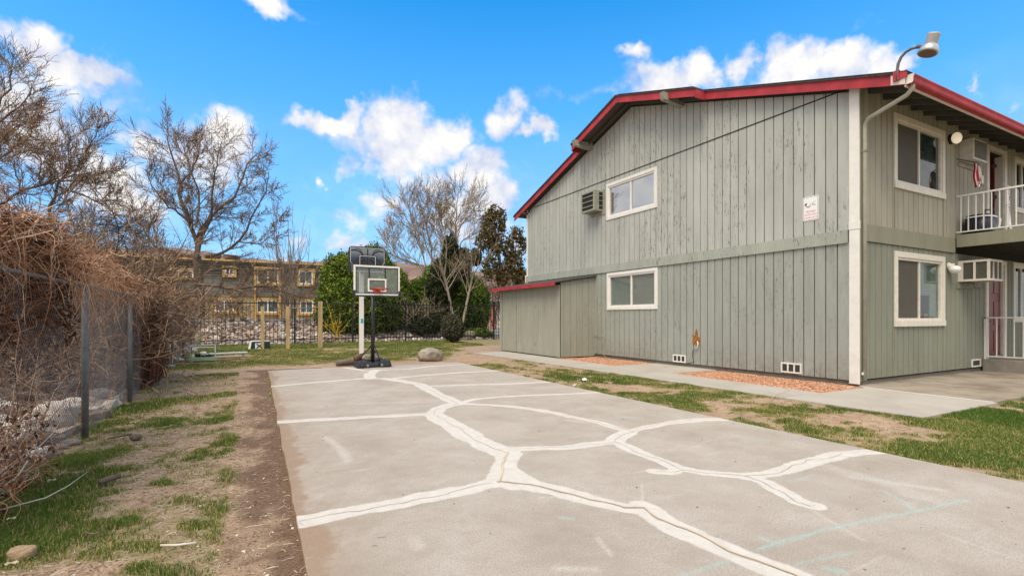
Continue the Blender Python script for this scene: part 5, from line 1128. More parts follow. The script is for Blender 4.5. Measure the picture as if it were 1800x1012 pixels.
# toppled bin
x, y = gnd(456, 615, DIRT); y += .35; T4 = thing('storage_bin', (x, y, DIRT), 'dark green storage bin tipped over behind the first timber post', 'bin')
b = MB(); xa, xb = onY(436, 610, y)[0], onY(475, 610, y)[0]; b.hexa([(xa+.1, y-.2, -.02), (xb, y-.25, -.02), (xa+.1, y+.25, -.02), (xb, y+.3, -.02), (xa+.1, y-.2, .30), (xb-.03, y-.25, .34), (xa+.1, y+.25, .30), (xb-.03, y+.3, .34)]); obj('body', b, 'dkgreen', T4, bevel=.03)
b = MB(); b.hexa([(xa, y-.25, -.02), (xa+.09, y-.25, -.02), (xa, y+.3, -.02), (xa+.09, y+.3, -.02), (xa+.08, y-.2, .34), (xa+.15, y-.2, .36), (xa+.08, y+.25, .34), (xa+.15, y+.25, .36)]); b.box(xa+.12, xb-.03, y-.24, y+.28, .342, .372); obj('rim', b, signw, T4, bevel=.008)
b = MB(); b.box(xa+.28, xa+.62, y-.262, y-.242, .01, .27); obj('label_panel', b, signw, T4); b = MB(); b.bar((xa+.34, y-.265, .04), (xa+.56, y-.265, .24), .05, .006, (0, 1, 0)); b.bar((xa+.34, y-.270, .24), (xa+.56, y-.270, .04), .05, .006, (0, 1, 0)); obj('cross_mark', b, 'dark', T4)
# litter paper in strip
x, y = gnd(1027, 668); b = MB(); b.quad((x-.05, y-.03, .0), (x+.06, y-.04, .01), (x+.05, y+.03, .05), (x-.04, y+.04, .03)); b.v += [(p[0], p[1], p[2]+.003) for p in b.v]; b.f.append((7, 6, 5, 4)); obj('paper_scrap', b, signw, None, label='crumpled white paper scrap in the grass strip', cat='litter')
x, y = gnd(1011, 677); stick([(x-.08, y-.05, .0), (x+.08, y+.06, .01)], [.02, .022], 'short pale stick below the paper scrap', 'palestick')
# ================================================================ FENCES
# chain link, running away along the left edge
FH = 1.88; fys = [1.6, 4.8, 7.83, 10.82, 14.2, 17.6, 21.2, 24.8, 28.4]
Cf = thing('chain_link_fence', (-1.72, 7.83, DIRT), 'galvanized chain link fence overgrown with dead vines', 'fence')
for i, y in enumerate(fys):
    b = MB(); x = fence_x(y); b.tube([(x, y, DIRT-.05), (x, y, FH+(.02 if i % 2 else .0))], .036, 12); b.lathe((x, y, FH+(.02 if i % 2 else 0)), [(.04, 0), (.042, .02), (.02, .045)], 12); obj('post', b, 'galv', Cf, smooth=True)
b = MB(); b.tube([(fence_x(y)-.0, y, FH-.05) for y in (1.0, 10, 20, 28.4)], .02, 8); obj('top_rail', b, 'galv', Cf, smooth=True)
pol = []; sp = .062; z0, z1 = DIRT+.02, FH-.06; Hh = z1-z0
yy = 1.0-Hh
while yy < 28.4:
    for s_ in (1, -1):
        ya, yb = (yy, yy+Hh) if s_ == 1 else (yy+Hh, yy)
        za, zb_ = z0, z1
        t0, t1 = 0., 1.
        lo, hi = 1.0, 28.4
        def at(t): return ya+(yb-ya)*t
        ts = [t for t in np.linspace(0, 1, 13) if lo <= at(t) <= hi]
        if len(ts) >= 2:
            t0, t1 = ts[0], ts[-1]; pts = []
            for t in np.linspace(t0, t1, 9): y = at(t); pts.append((fence_x(y)-.045+.03*(fbm(np.array([y]), np.array([z0+Hh*t]), 1.1)[0]-.5), y, z0+Hh*t))
            rr = .0017+.00005*max(0, (ya+yb)/2-6)
            pol.append((np.array(pts), np.full(9, rr), 0))
    yy += sp if yy < 12 else sp*1.6
V, Fc, _ = tubes(pol, 3); npmesh('wire_mesh', V, Fc, 'wire', parent=Cf)
a_ = gnd(316, 625, 0); zt_ = onY(329, 540, a_[1]+1.2); b = MB(); b.tube([(a_[0], a_[1], DIRT), (zt_[0], a_[1]+1.2, zt_[1])], .035, 8); obj('leaning_pipe', b, simple('pale_pipe', (.5, .5, .5), .5), None, smooth=True, label='pale metal pipe leaning on the far wire fence', cat='pipe')
# black iron fence
IY = 29.4; If = thing('iron_fence', (6, IY, DIRT), 'black iron picket fence across the far end of the lawn', 'fence')
IX0, IX1 = -2.05, 16.4; ih = 2.30
def izb(x): return .0
for i in range(100):
    x = IX0+(IX1-IX0)*(i+.5)/100; b = MB(); b.box(x-.0135, x+.0135, IY-.0135, IY+.0135, .05, ih+.04); obj('picket', b, 'black_metal', If)
b = MB(); b.box(IX0, IX1, IY-.022, IY+.022, ih-.14, ih-.09); obj('rail', b, 'black_metal', If); b = MB(); b.box(IX0, IX1, IY-.022, IY+.022, .22, .27); obj('rail', b, 'black_metal', If)
for px in (346, 518, 620, 713, 790, 868): 
    x = onY(px, 560, IY)[0]; b = MB(); b.box(x-.04, x+.04, IY-.04, IY+.04, DIRT, ih+.12); b.box(x-.05, x+.05, IY-.05, IY+.05, ih+.12, ih+.15); obj('post', b, 'black_metal', If)
# rock banks
def bank(n, x0, x1, y0, y1, s0, s1, label, pw_=1.):
    x = x0+(x1-x0)*RNG.rand(n); y = y0+(y1-y0)*RNG.rand(n)**pw_; r = s0+(s1-s0)*RNG.rand(n)**2
    P = np.stack([x, y, gz(x, y)+r*.15], -1); t = np.clip(RNG.rand(n)**.8*(.55+.9*fbm(x, y, .8)), 0, 1)
    V, Fc, Tt = rocks(P, r, t, ICO1, .45, .62); npmesh('rock_bank', V, Fc, 'rock', Tt, kind='stuff', label=label, cat='rocks')
bank(4600, -4, 14.2, 29.75, 35.5, .07, .22, 'pale riprap stones heaped behind the iron fence'); bank(900, 8, 24, 29.7, 33, .05, .16, 'pale stones along the far right iron fence')
bank(2600, -6.5, -1.95, 2.0, 27, .05, .26, 'pale riprap stones behind the wire fence')
for (px, py, r, lb, t) in [(806,588,.42,'large tan boulder right of the dark shrub',.5),(775,590,.50,'cream boulder left of the dark shrub behind the fence',.7),(755,590,.40,'grey boulder behind the iron fence',.35),(828,586,.36,'yellowish boulder at the foot of the right evergreen',.65)]:
    x, _z = onY(px, py, 30.6); stone('boulder', (x, 30.6+.3*random.random(), .28), r, t, lb, 'boulder', 'boulder', (1, .8, .7))
for (px, py, r, lb, t) in [(92,722,.24,'largest white boulder behind the near fence panel',.85),(128,742,.16,'white angular rock against the near fence post',.9),(40,716,.19,'white rock among vines at far left',.85)]:
    x, z = onX(px, py, -2.15)[0], 0; stone('boulder', (-2.15, x, .18), r, t, lb, 'boulder', 'rock', (1, 1.1, .8))
# ================================================================ BARE TREES
def rot(v, ax, a): return np.array(Matrix.Rotation(a, 3, Vector(ax)) @ Vector(v))
class Tree:
    def __init__(s, seed): s.r = random.Random(seed); s.thick = []; s.thin = []; s.tips = []
    def limb(s, p, d, L_, rad, lev, maxlev, kids, up=.15, wig=.25, spread=(.5, 1.1), shrink=(.45, .72), droop=0., start=.25, minr=.004, n=None):
        r = s.r; n = n or (7 if lev < 2 else 5 if lev < maxlev else 4); pts = [np.array(p, float)]; ds = []; d = np.array(d, float)/np.linalg.norm(d); st = L_/(n-1)
        for i in range(n-1):
            d = d+np.array([r.gauss(0, wig), r.gauss(0, wig), r.gauss(0, wig)+up-droop*(i/(n-1))*(lev > 1)])*(.45 if lev == 0 else .6); d /= np.linalg.norm(d); ds.append(d.copy()); pts.append(pts[-1]+d*st)
        ds.append(d); e = max(minr, rad*(.55 if lev < maxlev else .5)); R_ = np.linspace(rad, e, n)
        (s.thick if rad > .03 else s.thin).append((np.array(pts), R_, r.random()*(.75 if lev < maxlev-1 else 1)))
        if lev == maxlev: s.tips.append(pts[-1]); s.tips.append(pts[-2]); return
        k = kids[lev]
        for j in range(k):
            t = start+(1-start)*(j+r.random()*.9)/k; t = min(.999, t); i = int(t*(n-1)); f = t*(n-1)-i; q = pts[i]*(1-f)+pts[min(i+1, n-1)]*f; dd = ds[i]
            ax = np.cross(dd, [r.gauss(0, 1) for _ in range(3)]); ax /= np.linalg.norm(ax)+1e-9; nd = rot(dd, ax, r.uniform(*spread))
            rr = max(minr, (rad+(e-rad)*t)*r.uniform(.42, .66)); s.limb(q, nd, L_*r.uniform(*shrink)*(1-.25*t), rr, lev+1, maxlev, kids, up, wig, spread, shrink, droop, start, minr)
        ln = L_*.5; s.limb(pts[-1], d, ln, e, lev+1, maxlev, kids, up, wig, spread, shrink, droop, start, minr)
    def traced(s, pl, Y, r0, r1, nch, L_, lev, maxlev, kids, **k):
        P = np.array([up_at(px, py, Y+(0 if len(q) < 1 else q[0])) for px, py, *q in pl]); n = 12
        t = np.linspace(0, len(P)-1, n); i = np.minimum(t.astype(int), len(P)-2); f = (t-i)[:, None]; Q = P[i]*(1-f)+P[i+1]*f
        Q += np.array([[s.r.gauss(0, .03*L_), s.r.gauss(0, .05*L_), s.r.gauss(0, .02*L_)] for _ in range(n)])*(t > .3)[:, None]; R_ = np.linspace(r0, r1, n)
        s.thick.append((Q, R_, s.r.random())) 
        for j in range(nch):
            u = .12+.88*(j+s.r.random())/nch; u = min(.999, u)*(n-1); a = int(u); q = Q[a]*(1-u+a)+Q[a+1]*(u-a); dd = Q[a+1]-Q[a]; dd /= np.linalg.norm(dd)
            ax = np.cross(dd, [s.r.gauss(0, 1) for _ in range(3)]); ax /= np.linalg.norm(ax)+1e-9; nd = rot(dd, ax, s.r.uniform(.35, 1.1))
            s.limb(q, nd, L_*s.r.uniform(.5, 1.1), max(k.get('minr', .01)*1.25, (r0+(r1-r0)*u/(n-1))*.36), lev, maxlev, kids, **k)
    def build(s, name, base, label, bark='bark', twig='twig', cat='tree', group=None, leaf=None):
        T_ = thing(name, base, label, cat, group)
        if s.thick:
            by = {}; V, Fc, Tt = tubes(s.thick, 8); npmesh('trunk', V, Fc, bark, Tt, parent=T_, smooth=True)
        V, Fc, Tt = tubes(s.thin, 3); npmesh('crown', V, Fc, twig, Tt, parent=T_)
        if leaf:
            C = np.array(s.tips); C = C[RNG.rand(len(C)) < leaf[1]]; V, Fc, Tt = leaves(C, leaf[2], RNG.rand(len(C))); npmesh('buds', V, Fc, leaf[0], Tt, parent=T_)
        return T_
# large spreading tree beyond the fences
def up_at(px, py, Y): x, z = onY(px, py, Y); return np.array([x, Y, z])
t = Tree(3); YT = 34.5; base = up_at(350, 600, YT); base[2] = .9; fork = up_at(346, 450, YT)
t.thick.append((np.array([base-[0, 0, .3], base*.6+fork*.4+[.1, 0, 0], fork]), np.array([.30, .25, .22]), .4))
kw = dict(up=.07, wig=.24, spread=(.35, 1.05), shrink=(.38, .62), droop=.03, start=.12, minr=.0085)
for pl, dy, r0, r1, nch, L_ in ((((346,452),(344,429),(330,386),(316,342),(318,323),(304,271),(292,240)), 0, .20, .035, 18, 1.9), (((316,323),(336,303),(348,271),(356,236)), .4, .10, .02, 11, 1.6), (((346,452),(348,429),(362,394),(385,366),(415,342),(427,311),(439,283),(451,268)), -.3, .17, .03, 18, 1.7),
    (((360,452),(395,445),(427,418),(447,374),(466,342),(474,303)), .5, .13, .025, 17, 1.6), (((346,455),(308,441),(273,437),(245,394),(229,370)), -.6, .13, .025, 15, 1.6), (((330,386),(300,366),(273,335),(257,303)), .8, .09, .02, 12, 1.5), (((346,420),(372,380),(372,330),(382,285),(390,250)), 1.2, .12, .02, 14, 1.6), (((345,400),(350,340),(330,285),(322,250)), -1.2, .09, .02, 12, 1.5),
    (((420,425),(455,430),(480,410),(488,385)), -.5, .06, .015, 10, 1.2), (((348,500),(390,505),(430,508),(470,500),(500,515),(548,528)), -1.2, .14, .03, 14, 1.6), (((350,480),(400,470),(450,478),(520,470),(580,490)), .2, .10, .02, 12, 1.5), (((348,495),(320,480),(290,485),(262,470)), -.8, .09, .02, 10, 1.4), (((390,505),(400,530),(425,545)), -1.4, .06, .015, 8, 1.2)):
    t.traced([(a, b_, dy) for a, b_ in pl], YT, r0*.72, r1*.7, int(nch*1.3), L_*.95, 2, 4, [0, 0, 8, 7], **kw)
t.build('bare_tree', tuple(base), 'broad rounded bare tree in front of the far tan building')
# tree behind the wire fence at left
t = Tree(8); YT = 18.5; base = up_at(78, 560, YT); base[2] = .4; fork = up_at(79, 421, YT)
t.thick.append((np.array([base, base*.5+fork*.5+[.05, 0, 0], fork]), np.array([.13, .10, .09]), .3))
kw = dict(up=.14, wig=.20, spread=(.35, 1.0), shrink=(.42, .66), droop=0., start=.12, minr=.0048)
for pl, dy, r0, r1, nch, L_ in ((((79,421),(85,386),(93,350),(99,327),(119,307),(119,271),(126,240)), 0, .085, .015, 16, 1.0), (((130,307),(150,271),(170,236),(182,212)), .3, .04, .01, 9, .8), (((-40,380),(0,366),(36,335),(71,327),(103,319),(130,307),(158,303)), -.3, .07, .02, 17, 1.0), (((36,335),(24,287),(20,250)), -.4, .04, .01, 9, .9), (((99,327),(150,345),(190,366),(221,392)), .4, .045, .012, 13, .9),
    (((85,386),(140,398),(200,395),(250,412)), .8, .05, .012, 14, .9), (((71,327),(72,290),(62,250)), .2, .035, .01, 9, .8), (((103,319),(140,318),(180,322),(205,300)), 1.0, .04, .01, 11, .8), (((79,421),(50,400),(20,400),(-10,420)), .3, .05, .015, 12, .8), (((84,390),(120,420),(160,440),(205,438)), -.4, .045, .012, 14, .8)):
    t.traced([(a, b_, dy) for a, b_ in pl], YT, r0*.62, r1*.6, int(nch*1.25), L_*.9, 2, 4, [0, 0, 8, 6], **kw)
t.build('bare_tree', tuple(base), 'dark bare tree behind the vine covered fence with upright twigs')
t = Tree(14); YT = 13.0; base = up_at(-75, 520, YT); base[2] = .5; fork = up_at(-70, 330, YT); t.thick.append((np.array([base, base*.5+fork*.5, fork]), np.array([.12, .10, .08]), .3))
kw = dict(up=.10, wig=.22, spread=(.35, 1.0), shrink=(.42, .66), droop=0., start=.12, minr=.0034)
for pl, dy, r0, r1, nch, L_ in ((((-70,330),(-30,250),(0,215),(35,185),(60,150)), 0, .06, .01, 14, .75), (((-60,300),(-25,230),(0,180),(22,130),(14,105)), .4, .06, .01, 14, .7), (((-60,320),(-20,290),(20,262),(55,240)), -.4, .05, .01, 13, .7), (((-50,300),(-10,255),(25,225),(60,205)), .2, .045, .01, 13, .65), (((-70,330),(-110,240),(-120,160)), 0, .05, .01, 10, .8)):
    t.traced([(a, b_, dy) for a, b_ in pl], YT, r0*.6, r1*.6, int(nch*1.2), L_*.9, 2, 4, [0, 0, 7, 6], **kw)
t.build('bare_tree', tuple(base), 'bare tree whose twigs reach in at the upper left corner')
# pale multi-stemmed trees far behind
kwb = dict(up=.10, wig=.14, spread=(.25, .75), shrink=(.38, .6), droop=0., start=.15, minr=.0115)
for sd_, lb, Y, limbs in ((21, 'left one of two tall pale budding trees behind the evergreens', 48., (((752,520),(749,470),(739,426),(724,397),(706,372),(699,351)), ((752,520),(760,459),(751,434),(741,410),(740,383),(739,358),(731,338)), ((752,520),(760,459),(755,424),(764,403),(770,385),(772,355)), ((752,520),(739,470),(718,447),(695,418),(688,398)), ((745,445),(730,415),(722,380),(716,350)), ((755,430),(750,395),(752,365),(750,345)), ((735,465),(705,455),(688,440),(680,425)))),
    (22, 'right one of two tall pale budding trees behind the evergreens', 50., (((795,520),(803,426),(803,401),(809,378),(818,362),(830,348)), ((795,520),(803,426),(795,407),(789,378),(784,351),(787,336)), ((795,520),(809,426),(826,414),(838,403),(845,372)), ((790,520),(778,432),(770,410),(766,383),(764,350)), ((800,430),(801,385),(804,355),(806,336)), ((805,405),(820,385),(836,362),(842,350)), ((780,440),(778,400),(775,370),(776,345))))):
    t = Tree(sd_); base = up_at(limbs[0][0][0], 560, Y); base[2] = .4; f0 = up_at(limbs[0][0][0], 520, Y); t.thick.append((np.array([base, f0]), np.array([.22, .18]), .5))
    for q, pl in enumerate(limbs): t.traced([(a, b_, (q % 3-1)*.8) for a, b_ in pl], Y, .085, .02, 20, 1.9, 2, 4, [0, 0, 6, 5], **kwb)
    t.build('budding_tree', tuple(base), lb, 'bark_pale', 'twig_pale', leaf=('bud', .35, .05))
t = Tree(31); Y0 = 38; base = up_at(512, 560, Y0); base[2] = .8; 
for k in range(12): t.limb(base, [random.uniform(-.35, .35), random.uniform(-.2, .2), 1], random.uniform(3.2, 5.2), .045, 1, 3, [0, 5, 3], .06, .08, (.2, .5), (.35, .6), 0., .3, .009, n=6)
t.build('bare_sapling', tuple(base), 'thin upright bare sapling before the right end of the tan building', 'bark_pale', 'twig_pale')
# grey two trunk tree in front of the right evergreen
t = Tree(41); Y0 = 30.3
for (pl, r_) in ((((803, 600), (797, 560), (788, 515), (780, 480)), .10), (((806, 600), (815, 560), (823, 520), (832, 480)), .11)):
    P = [up_at(px, py, Y0) for px, py in pl]; P[0][2] = .2; t.thick.append((np.array(P), np.linspace(r_, .06, 4), .8))
    for k in range(7): 
        q = P[2]*(1-k/7)+P[3]*(k/7); t.limb(q, [random.uniform(-.8, .8), random.uniform(-.4, .2), 1.0], random.uniform(1.1, 2.2), .035, 1, 3, [0, 5, 4], .10, .14, (.3, .8), (.4, .65), 0, .2, .008, n=6)
t.build('bare_tree', tuple(up_at(803, 602, Y0)), 'small pale two trunked bare tree by the dark round shrub', 'bark_pale', 'twig_pale')
# ================================================================ EVERGREENS
def crown(lobes, n, size, seed, rough=.25, up=.35, tintb=0., core=True):
    """lobes: (cx,cy,cz,rx,ry,rz); leaf clumps fill the outer shell of each, with tufts"""
    rs = np.random.RandomState(seed); A = []; vol = np.array([l[3]*l[5]+l[4]*l[5] for l in lobes]); cnt = (n*vol/vol.sum()).astype(int)
    for l, c in zip(lobes, cnt):
        d = rs.normal(size=(c, 3)); d /= np.linalg.norm(d, axis=1, keepdims=True)
        th = np.arctan2(d[:, 1], d[:, 0]); ph = np.arcsin(d[:, 2])
        bump = fbm(th*2.2+seed, ph*3.2, 1.3, 4); fine = fbm(th*7+seed, ph*9, 1.4, 3)
        rad = 1-rough*(bump-.5)*2-.22*(fine-.5)*2
        dep = rs.rand(c)**1.7*.38
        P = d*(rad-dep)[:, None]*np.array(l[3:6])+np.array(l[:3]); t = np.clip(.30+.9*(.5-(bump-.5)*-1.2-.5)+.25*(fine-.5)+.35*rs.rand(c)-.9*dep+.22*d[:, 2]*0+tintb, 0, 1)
        A.append((P, t))
    P = np.concatenate([a[0] for a in A]); t = np.concatenate([a[1] for a in A]); k = P[:, 2] > .05; P, t = P[k], t[k]
    parts = [leaves(P, size, t, up=up)]
    if core:
        for l in lobes:
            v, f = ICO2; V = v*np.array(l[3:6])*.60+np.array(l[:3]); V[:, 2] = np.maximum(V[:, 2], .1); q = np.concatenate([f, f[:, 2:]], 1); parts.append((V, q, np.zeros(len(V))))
    return merge(parts)
def evergreen(name, lobes, n, size, seed, mat, label, trunks=(), rough=.25, up=.35, tintb=0., core=True, cat='evergreen tree'):
    base = (lobes[0][0], lobes[0][1], .0); T_ = thing(name, base, label, cat)
    V, Fc, Tt = crown(lobes, n, size, seed, rough, up, tintb, core); npmesh('crown', V, Fc, mat, Tt, parent=T_)
    b = MB()
    for tr in (trunks or [([(base[0], base[1], 0), (base[0], base[1], lobes[0][2])], [.16, .08])]): b.tube(tr[0], list(tr[1]), 8)
    obj('trunk', b, 'bark', T_, smooth=True); return T_
def lobe(px, py, rx, ry, Y, dy=.8):
    x, z = onY(px, py, Y); d = x*SS+Y*CC; return (x, Y, z, rx*d/F*1.03, rx*d/F*dy, ry*d/F)
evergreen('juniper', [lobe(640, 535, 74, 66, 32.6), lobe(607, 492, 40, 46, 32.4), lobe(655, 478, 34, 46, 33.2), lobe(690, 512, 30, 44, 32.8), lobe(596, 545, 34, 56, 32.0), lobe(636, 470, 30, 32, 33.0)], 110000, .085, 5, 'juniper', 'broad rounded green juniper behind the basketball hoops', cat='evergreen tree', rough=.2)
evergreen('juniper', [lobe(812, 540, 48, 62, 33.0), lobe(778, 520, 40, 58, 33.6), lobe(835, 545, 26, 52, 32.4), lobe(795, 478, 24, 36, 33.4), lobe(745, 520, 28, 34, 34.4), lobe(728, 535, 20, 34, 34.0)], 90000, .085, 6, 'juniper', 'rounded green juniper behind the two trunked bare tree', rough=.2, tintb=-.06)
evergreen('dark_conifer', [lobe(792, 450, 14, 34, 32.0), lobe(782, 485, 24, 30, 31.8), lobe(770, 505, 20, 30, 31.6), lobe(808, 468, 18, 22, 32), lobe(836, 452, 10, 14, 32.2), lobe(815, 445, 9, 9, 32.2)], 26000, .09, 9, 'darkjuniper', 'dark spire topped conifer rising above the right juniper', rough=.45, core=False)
lb_ = [lobe(858, 400, 13, 30, 40), lobe(866, 378, 7, 20, 40), lobe(881, 392, 9, 26, 40), lobe(850, 425, 15, 18, 40), lobe(872, 430, 12, 20, 40), lobe(862, 470, 16, 22, 40), lobe(893, 440, 10, 25, 40), lobe(908, 412, 11, 14, 40), lobe(918, 430, 8, 14, 40), lobe(905, 465, 14, 28, 40), lobe(885, 485, 12, 22, 40), lobe(832, 445, 8, 9, 40), lobe(915, 490, 12, 20, 40)]
g = lambda px, py: tuple(up_at(px, py, 40.))
evergreen('loose_conifer', lb_, 8000, .14, 12, 'bronze', 'loose bronze green conifer just left of the house eave', [([g(888, 590), g(884, 500), g(876, 440), g(868, 380)], [.28, .2, .12, .04]), ([g(886, 510), g(860, 450), g(856, 400)], [.12, .08, .03]), ([g(900, 590), g(904, 480), g(908, 415)], [.2, .12, .03]), ([g(895, 520), g(915, 470), g(918, 430)], [.1, .06, .02])], rough=.75, core=False)
t = Tree(51); base = up_at(890, 590, 41)
for k in range(26): t.limb(base+[random.uniform(-2.2, 1.5), 0, random.uniform(0, 3)], [random.uniform(-.5, .5), random.uniform(-.2, .2), 1], random.uniform(2, 4), .04, 1, 3, [0, 6, 4], .04, .2, (.4, 1), (.4, .65), 0, .1, .010, n=6)
t.build('bare_thicket', tuple(base), 'grey brown bare thicket under the loose conifer', 'bark', 'twig', 'shrub')
x, y = gnd(795, 603, DIRT)
evergreen('round_shrub', [(x, y, .85, .62, .6, .72), (x+.1, y, .55, .55, .5, .45), (x-.15, y, 1.1, .4, .4, .5)], 15000, .055, 15, 'olive', 'dark olive round shrub on the lawn before the iron fence', rough=.22, up=.9, cat='shrub')
evergreen('low_shrub', [lobe(752, 572, 26, 16, 30.9), lobe(735, 562, 20, 14, 31.2), lobe(770, 560, 18, 14, 31)], 9000, .09, 16, 'darkjuniper', 'low dark spreading shrub between the hoops and round shrub', rough=.4, up=.2, cat='shrub')
evergreen('low_shrub', [lobe(840, 586, 26, 9, 31.2)], 5000, .08, 17, 'juniper', 'low green groundcover shrub under the right juniper', rough=.4, cat='shrub')
t = Tree(61); base = up_at(745, 572, 30.8)
for k in range(16): t.limb(base+[random.uniform(-1.2, 1.2), random.uniform(-.3, .3), random.uniform(-.2, .4)], [random.uniform(-1, 1), random.uniform(-.3, .3), .7], random.uniform(.8, 1.7), .022, 1, 3, [0, 5, 4], .05, .22, (.3, .9), (.4, .65), .1, .1, .006, n=5)
t.build('dead_brush', tuple(base), 'pinkish dead branches piled over the low dark shrub', 'bark_pale', 'twig_pale', 'brush')
t = Tree(62); base = up_at(592, 590, 30.4); base[2] = .25
for k in range(9): t.limb(base+[random.uniform(-.2, .2), 0, 0], [random.uniform(-.9, .9), random.uniform(-.2, .2), .8], random.uniform(.5, 1.1), .018, 1, 2, [0, 4], .1, .15, (.4, .9), (.3, .5), 0, .2, .009, n=5)
t.limb(base, [-.25, 0, 1], 1.5, .03, 1, 2, [0, 5], .05, .06, (.4, .8), (.2, .3), 0, .2, .01, n=6)
T_ = t.build('yellow_shrub', tuple(base), 'small yellow stemmed shrub behind the iron fence left of the hoop', 'yellowtwig', 'yellowtwig', 'shrub')
# ================================================================ VINES AND THICKET ON THE WIRE FENCE
rv = random.Random(77)
def strands(n, yr, zr, xr, L_, r0, dirf, nseg=7, wig=.35, drop=.0, tint=(0, 1)):
    out = []
    for i in range(n):
        y = rv.uniform(*yr); z = zr(y) if callable(zr) else rv.uniform(*zr); x = fence_x(y)+rv.uniform(*xr); p = np.array([x, y, z]); d = np.array(dirf()); d = d/np.linalg.norm(d); l = rv.uniform(*L_); pts = [p]
        for k in range(nseg-1):
            d = d+np.array([rv.gauss(0, wig), rv.gauss(0, wig), rv.gauss(0, wig)-drop])*.5; d /= np.linalg.norm(d); q = pts[-1]+d*l/(nseg-1); q[2] = max(q[2], DIRT+.02); pts.append(q)
        rr = r0*rv.uniform(.5, 1.4); out.append((np.array(pts), np.linspace(rr, rr*.45, nseg), rv.uniform(*tint)))
    return out
def topz(y): return 2.04+.10*math.sin(y*.9+.4)+.10*math.sin(y*2.3)
def vine(name, segs, label, nleaf=0, leafreg=None, cat='vine', lsize=.035, ltint=(0, 1)):
    V, Fc, Tt = tubes(segs, 3); T_ = thing(name, tuple(V.mean(0)*[1, 1, 0]), label, cat); npmesh('stems', V, Fc, 'vine', Tt, parent=T_)
    if nleaf:
        C = leafreg(nleaf); V, Fc, Tt = leaves(C, lsize, ltint[0]+(ltint[1]-ltint[0])*RNG.rand(len(C))); npmesh('dead_leaves', V, Fc, 'deadleaf', Tt, parent=T_)
any_ = lambda: (rv.gauss(0, 1), rv.gauss(0, 1), rv.gauss(0, .8))
def keep(S, zt, xm=.16):
    out = []
    for p, r, t in S:
        if p[:, 1].min() < 3.9: continue
        p = p.copy(); p[:, 0] = np.minimum(p[:, 0], fence_x(p[:, 1])+xm+.05*np.sin(p[:, 1]*9)); zz = np.array([zt(y) for y in p[:, 1]]); p[:, 2] = np.where(p[:, 2] > zz, zz-(p[:, 2]-zz)*.4, p[:, 2]); out.append((p, r, t))
    return out
# great heap over the nearest panels
def heapz(y): return 2.34+.07*math.sin(y*3.1)+.05*math.sin(y*7.7+1)-.10*max(0, y-6.2)
S_ = strands(1150, (4.0, 6.6), lambda y: heapz(y)-.95*rv.random()**1.6, (-.75, .06), (.25, .8), .0036, any_, 7, .6, .06, (0, .6))
S_ += strands(420, (4.0, 8.2), lambda y: heapz(y)*rv.uniform(.84, 1.03), (-.3, .12), (.5, 1.2), .0042, lambda: (rv.uniform(-.1, .3), rv.gauss(.5, .8), rv.uniform(-.3, .35)), 8, .36, .14, (.5, 1))
S_ = keep(S_, lambda y: heapz(y)+.12)
def heapleaf(n):
    y = 4.0+3.4*RNG.rand(n); z = np.array([heapz(v) for v in y])-1.1*RNG.rand(n)**1.4; x = fence_x(y)-.65+.68*RNG.rand(n); k = fbm(y*2.2, z*3, 1.0, 3) > .42; return np.stack([x, y, z], -1)[k]
vine('dead_vine', S_, 'great heap of dark red brown dead vines over the nearest fence panels', 20000, heapleaf, lsize=.030, ltint=(0, .8))
S_ = strands(420, (4.0, 6.6), (-.02, 1.2), (-.6, .02), (.25, .8), .0032, any_, 6, .5, .06, (.1, .9)) + strands(120, (4.0, 6.2), (.0, .8), (-.05, .14), (.4, .9), .0038, lambda: (rv.uniform(-.1, .3), rv.gauss(0, .9), rv.uniform(-.2, .6)), 7, .36, .10, (.5, 1))
S_ = keep(S_, lambda y: 1.6, .22)
def lowleaf(n): y = 4.0+2.4*RNG.rand(n); z = .0+.7*RNG.rand(n)**1.6; x = fence_x(y)-.5+.62*RNG.rand(n); return np.stack([x, y, z], -1)
vine('dead_vine', S_, 'tangled reddish dead stems low along the near fence foot', 1800, lowleaf, lsize=.026, ltint=(.3, 1))
# mat draped along the top of the farther panels
for (y0, y1, n, lb) in ((6.6, 11.2, 640, 'reddish vine mat draped over the fence between the two near posts'), (11.0, 17, 700, 'reddish vine mat draped over the middle fence panels'), (16.8, 28, 650, 'reddish vine mat draped over the farthest fence panels')):
    k = 1+max(0, y0-6.8)*.045
    S_ = strands(n, (y0, y1), lambda y: topz(y)+rv.gauss(0, .085), (-.30, .13), (.3, .8), .0034*k, lambda: (rv.gauss(.0, .5), rv.gauss(0, 1.2), rv.gauss(.0, .25)), 7, .45, .05, (.2, 1))
    S_ += strands(n//14, (y0, y1), lambda y: topz(y)-.1, (.0, .16), (.4, 1.3), .0032*k, lambda: (rv.gauss(.0, .2), rv.gauss(0, .5), -.7), 8, .3, .08, (.4, 1))
    S_ = keep(S_, lambda y: topz(y)+.24, .26)
    def lf(n, y0=y0, y1=y1): y = y0+(y1-y0)*RNG.rand(n); z = np.array([topz(v) for v in y])-.16+.28*RNG.rand(n); x = fence_x(y)-.3+.42*RNG.rand(n); return np.stack([x, y, z], -1)
    vine('dead_vine', S_, lb, int(1200*k), lf, lsize=.022*k, ltint=(.2, 1))
S_ = strands(420, (5.0, 13), (.0, 1.8), (-.35, .0), (.3, 1.1), .0030, lambda: (0, rv.gauss(0, .6), rv.gauss(0, 1)), 7, .3, 0, (.05, .8)); vine('dead_vine', S_, 'thin dead stems climbing the wire between the two near posts')
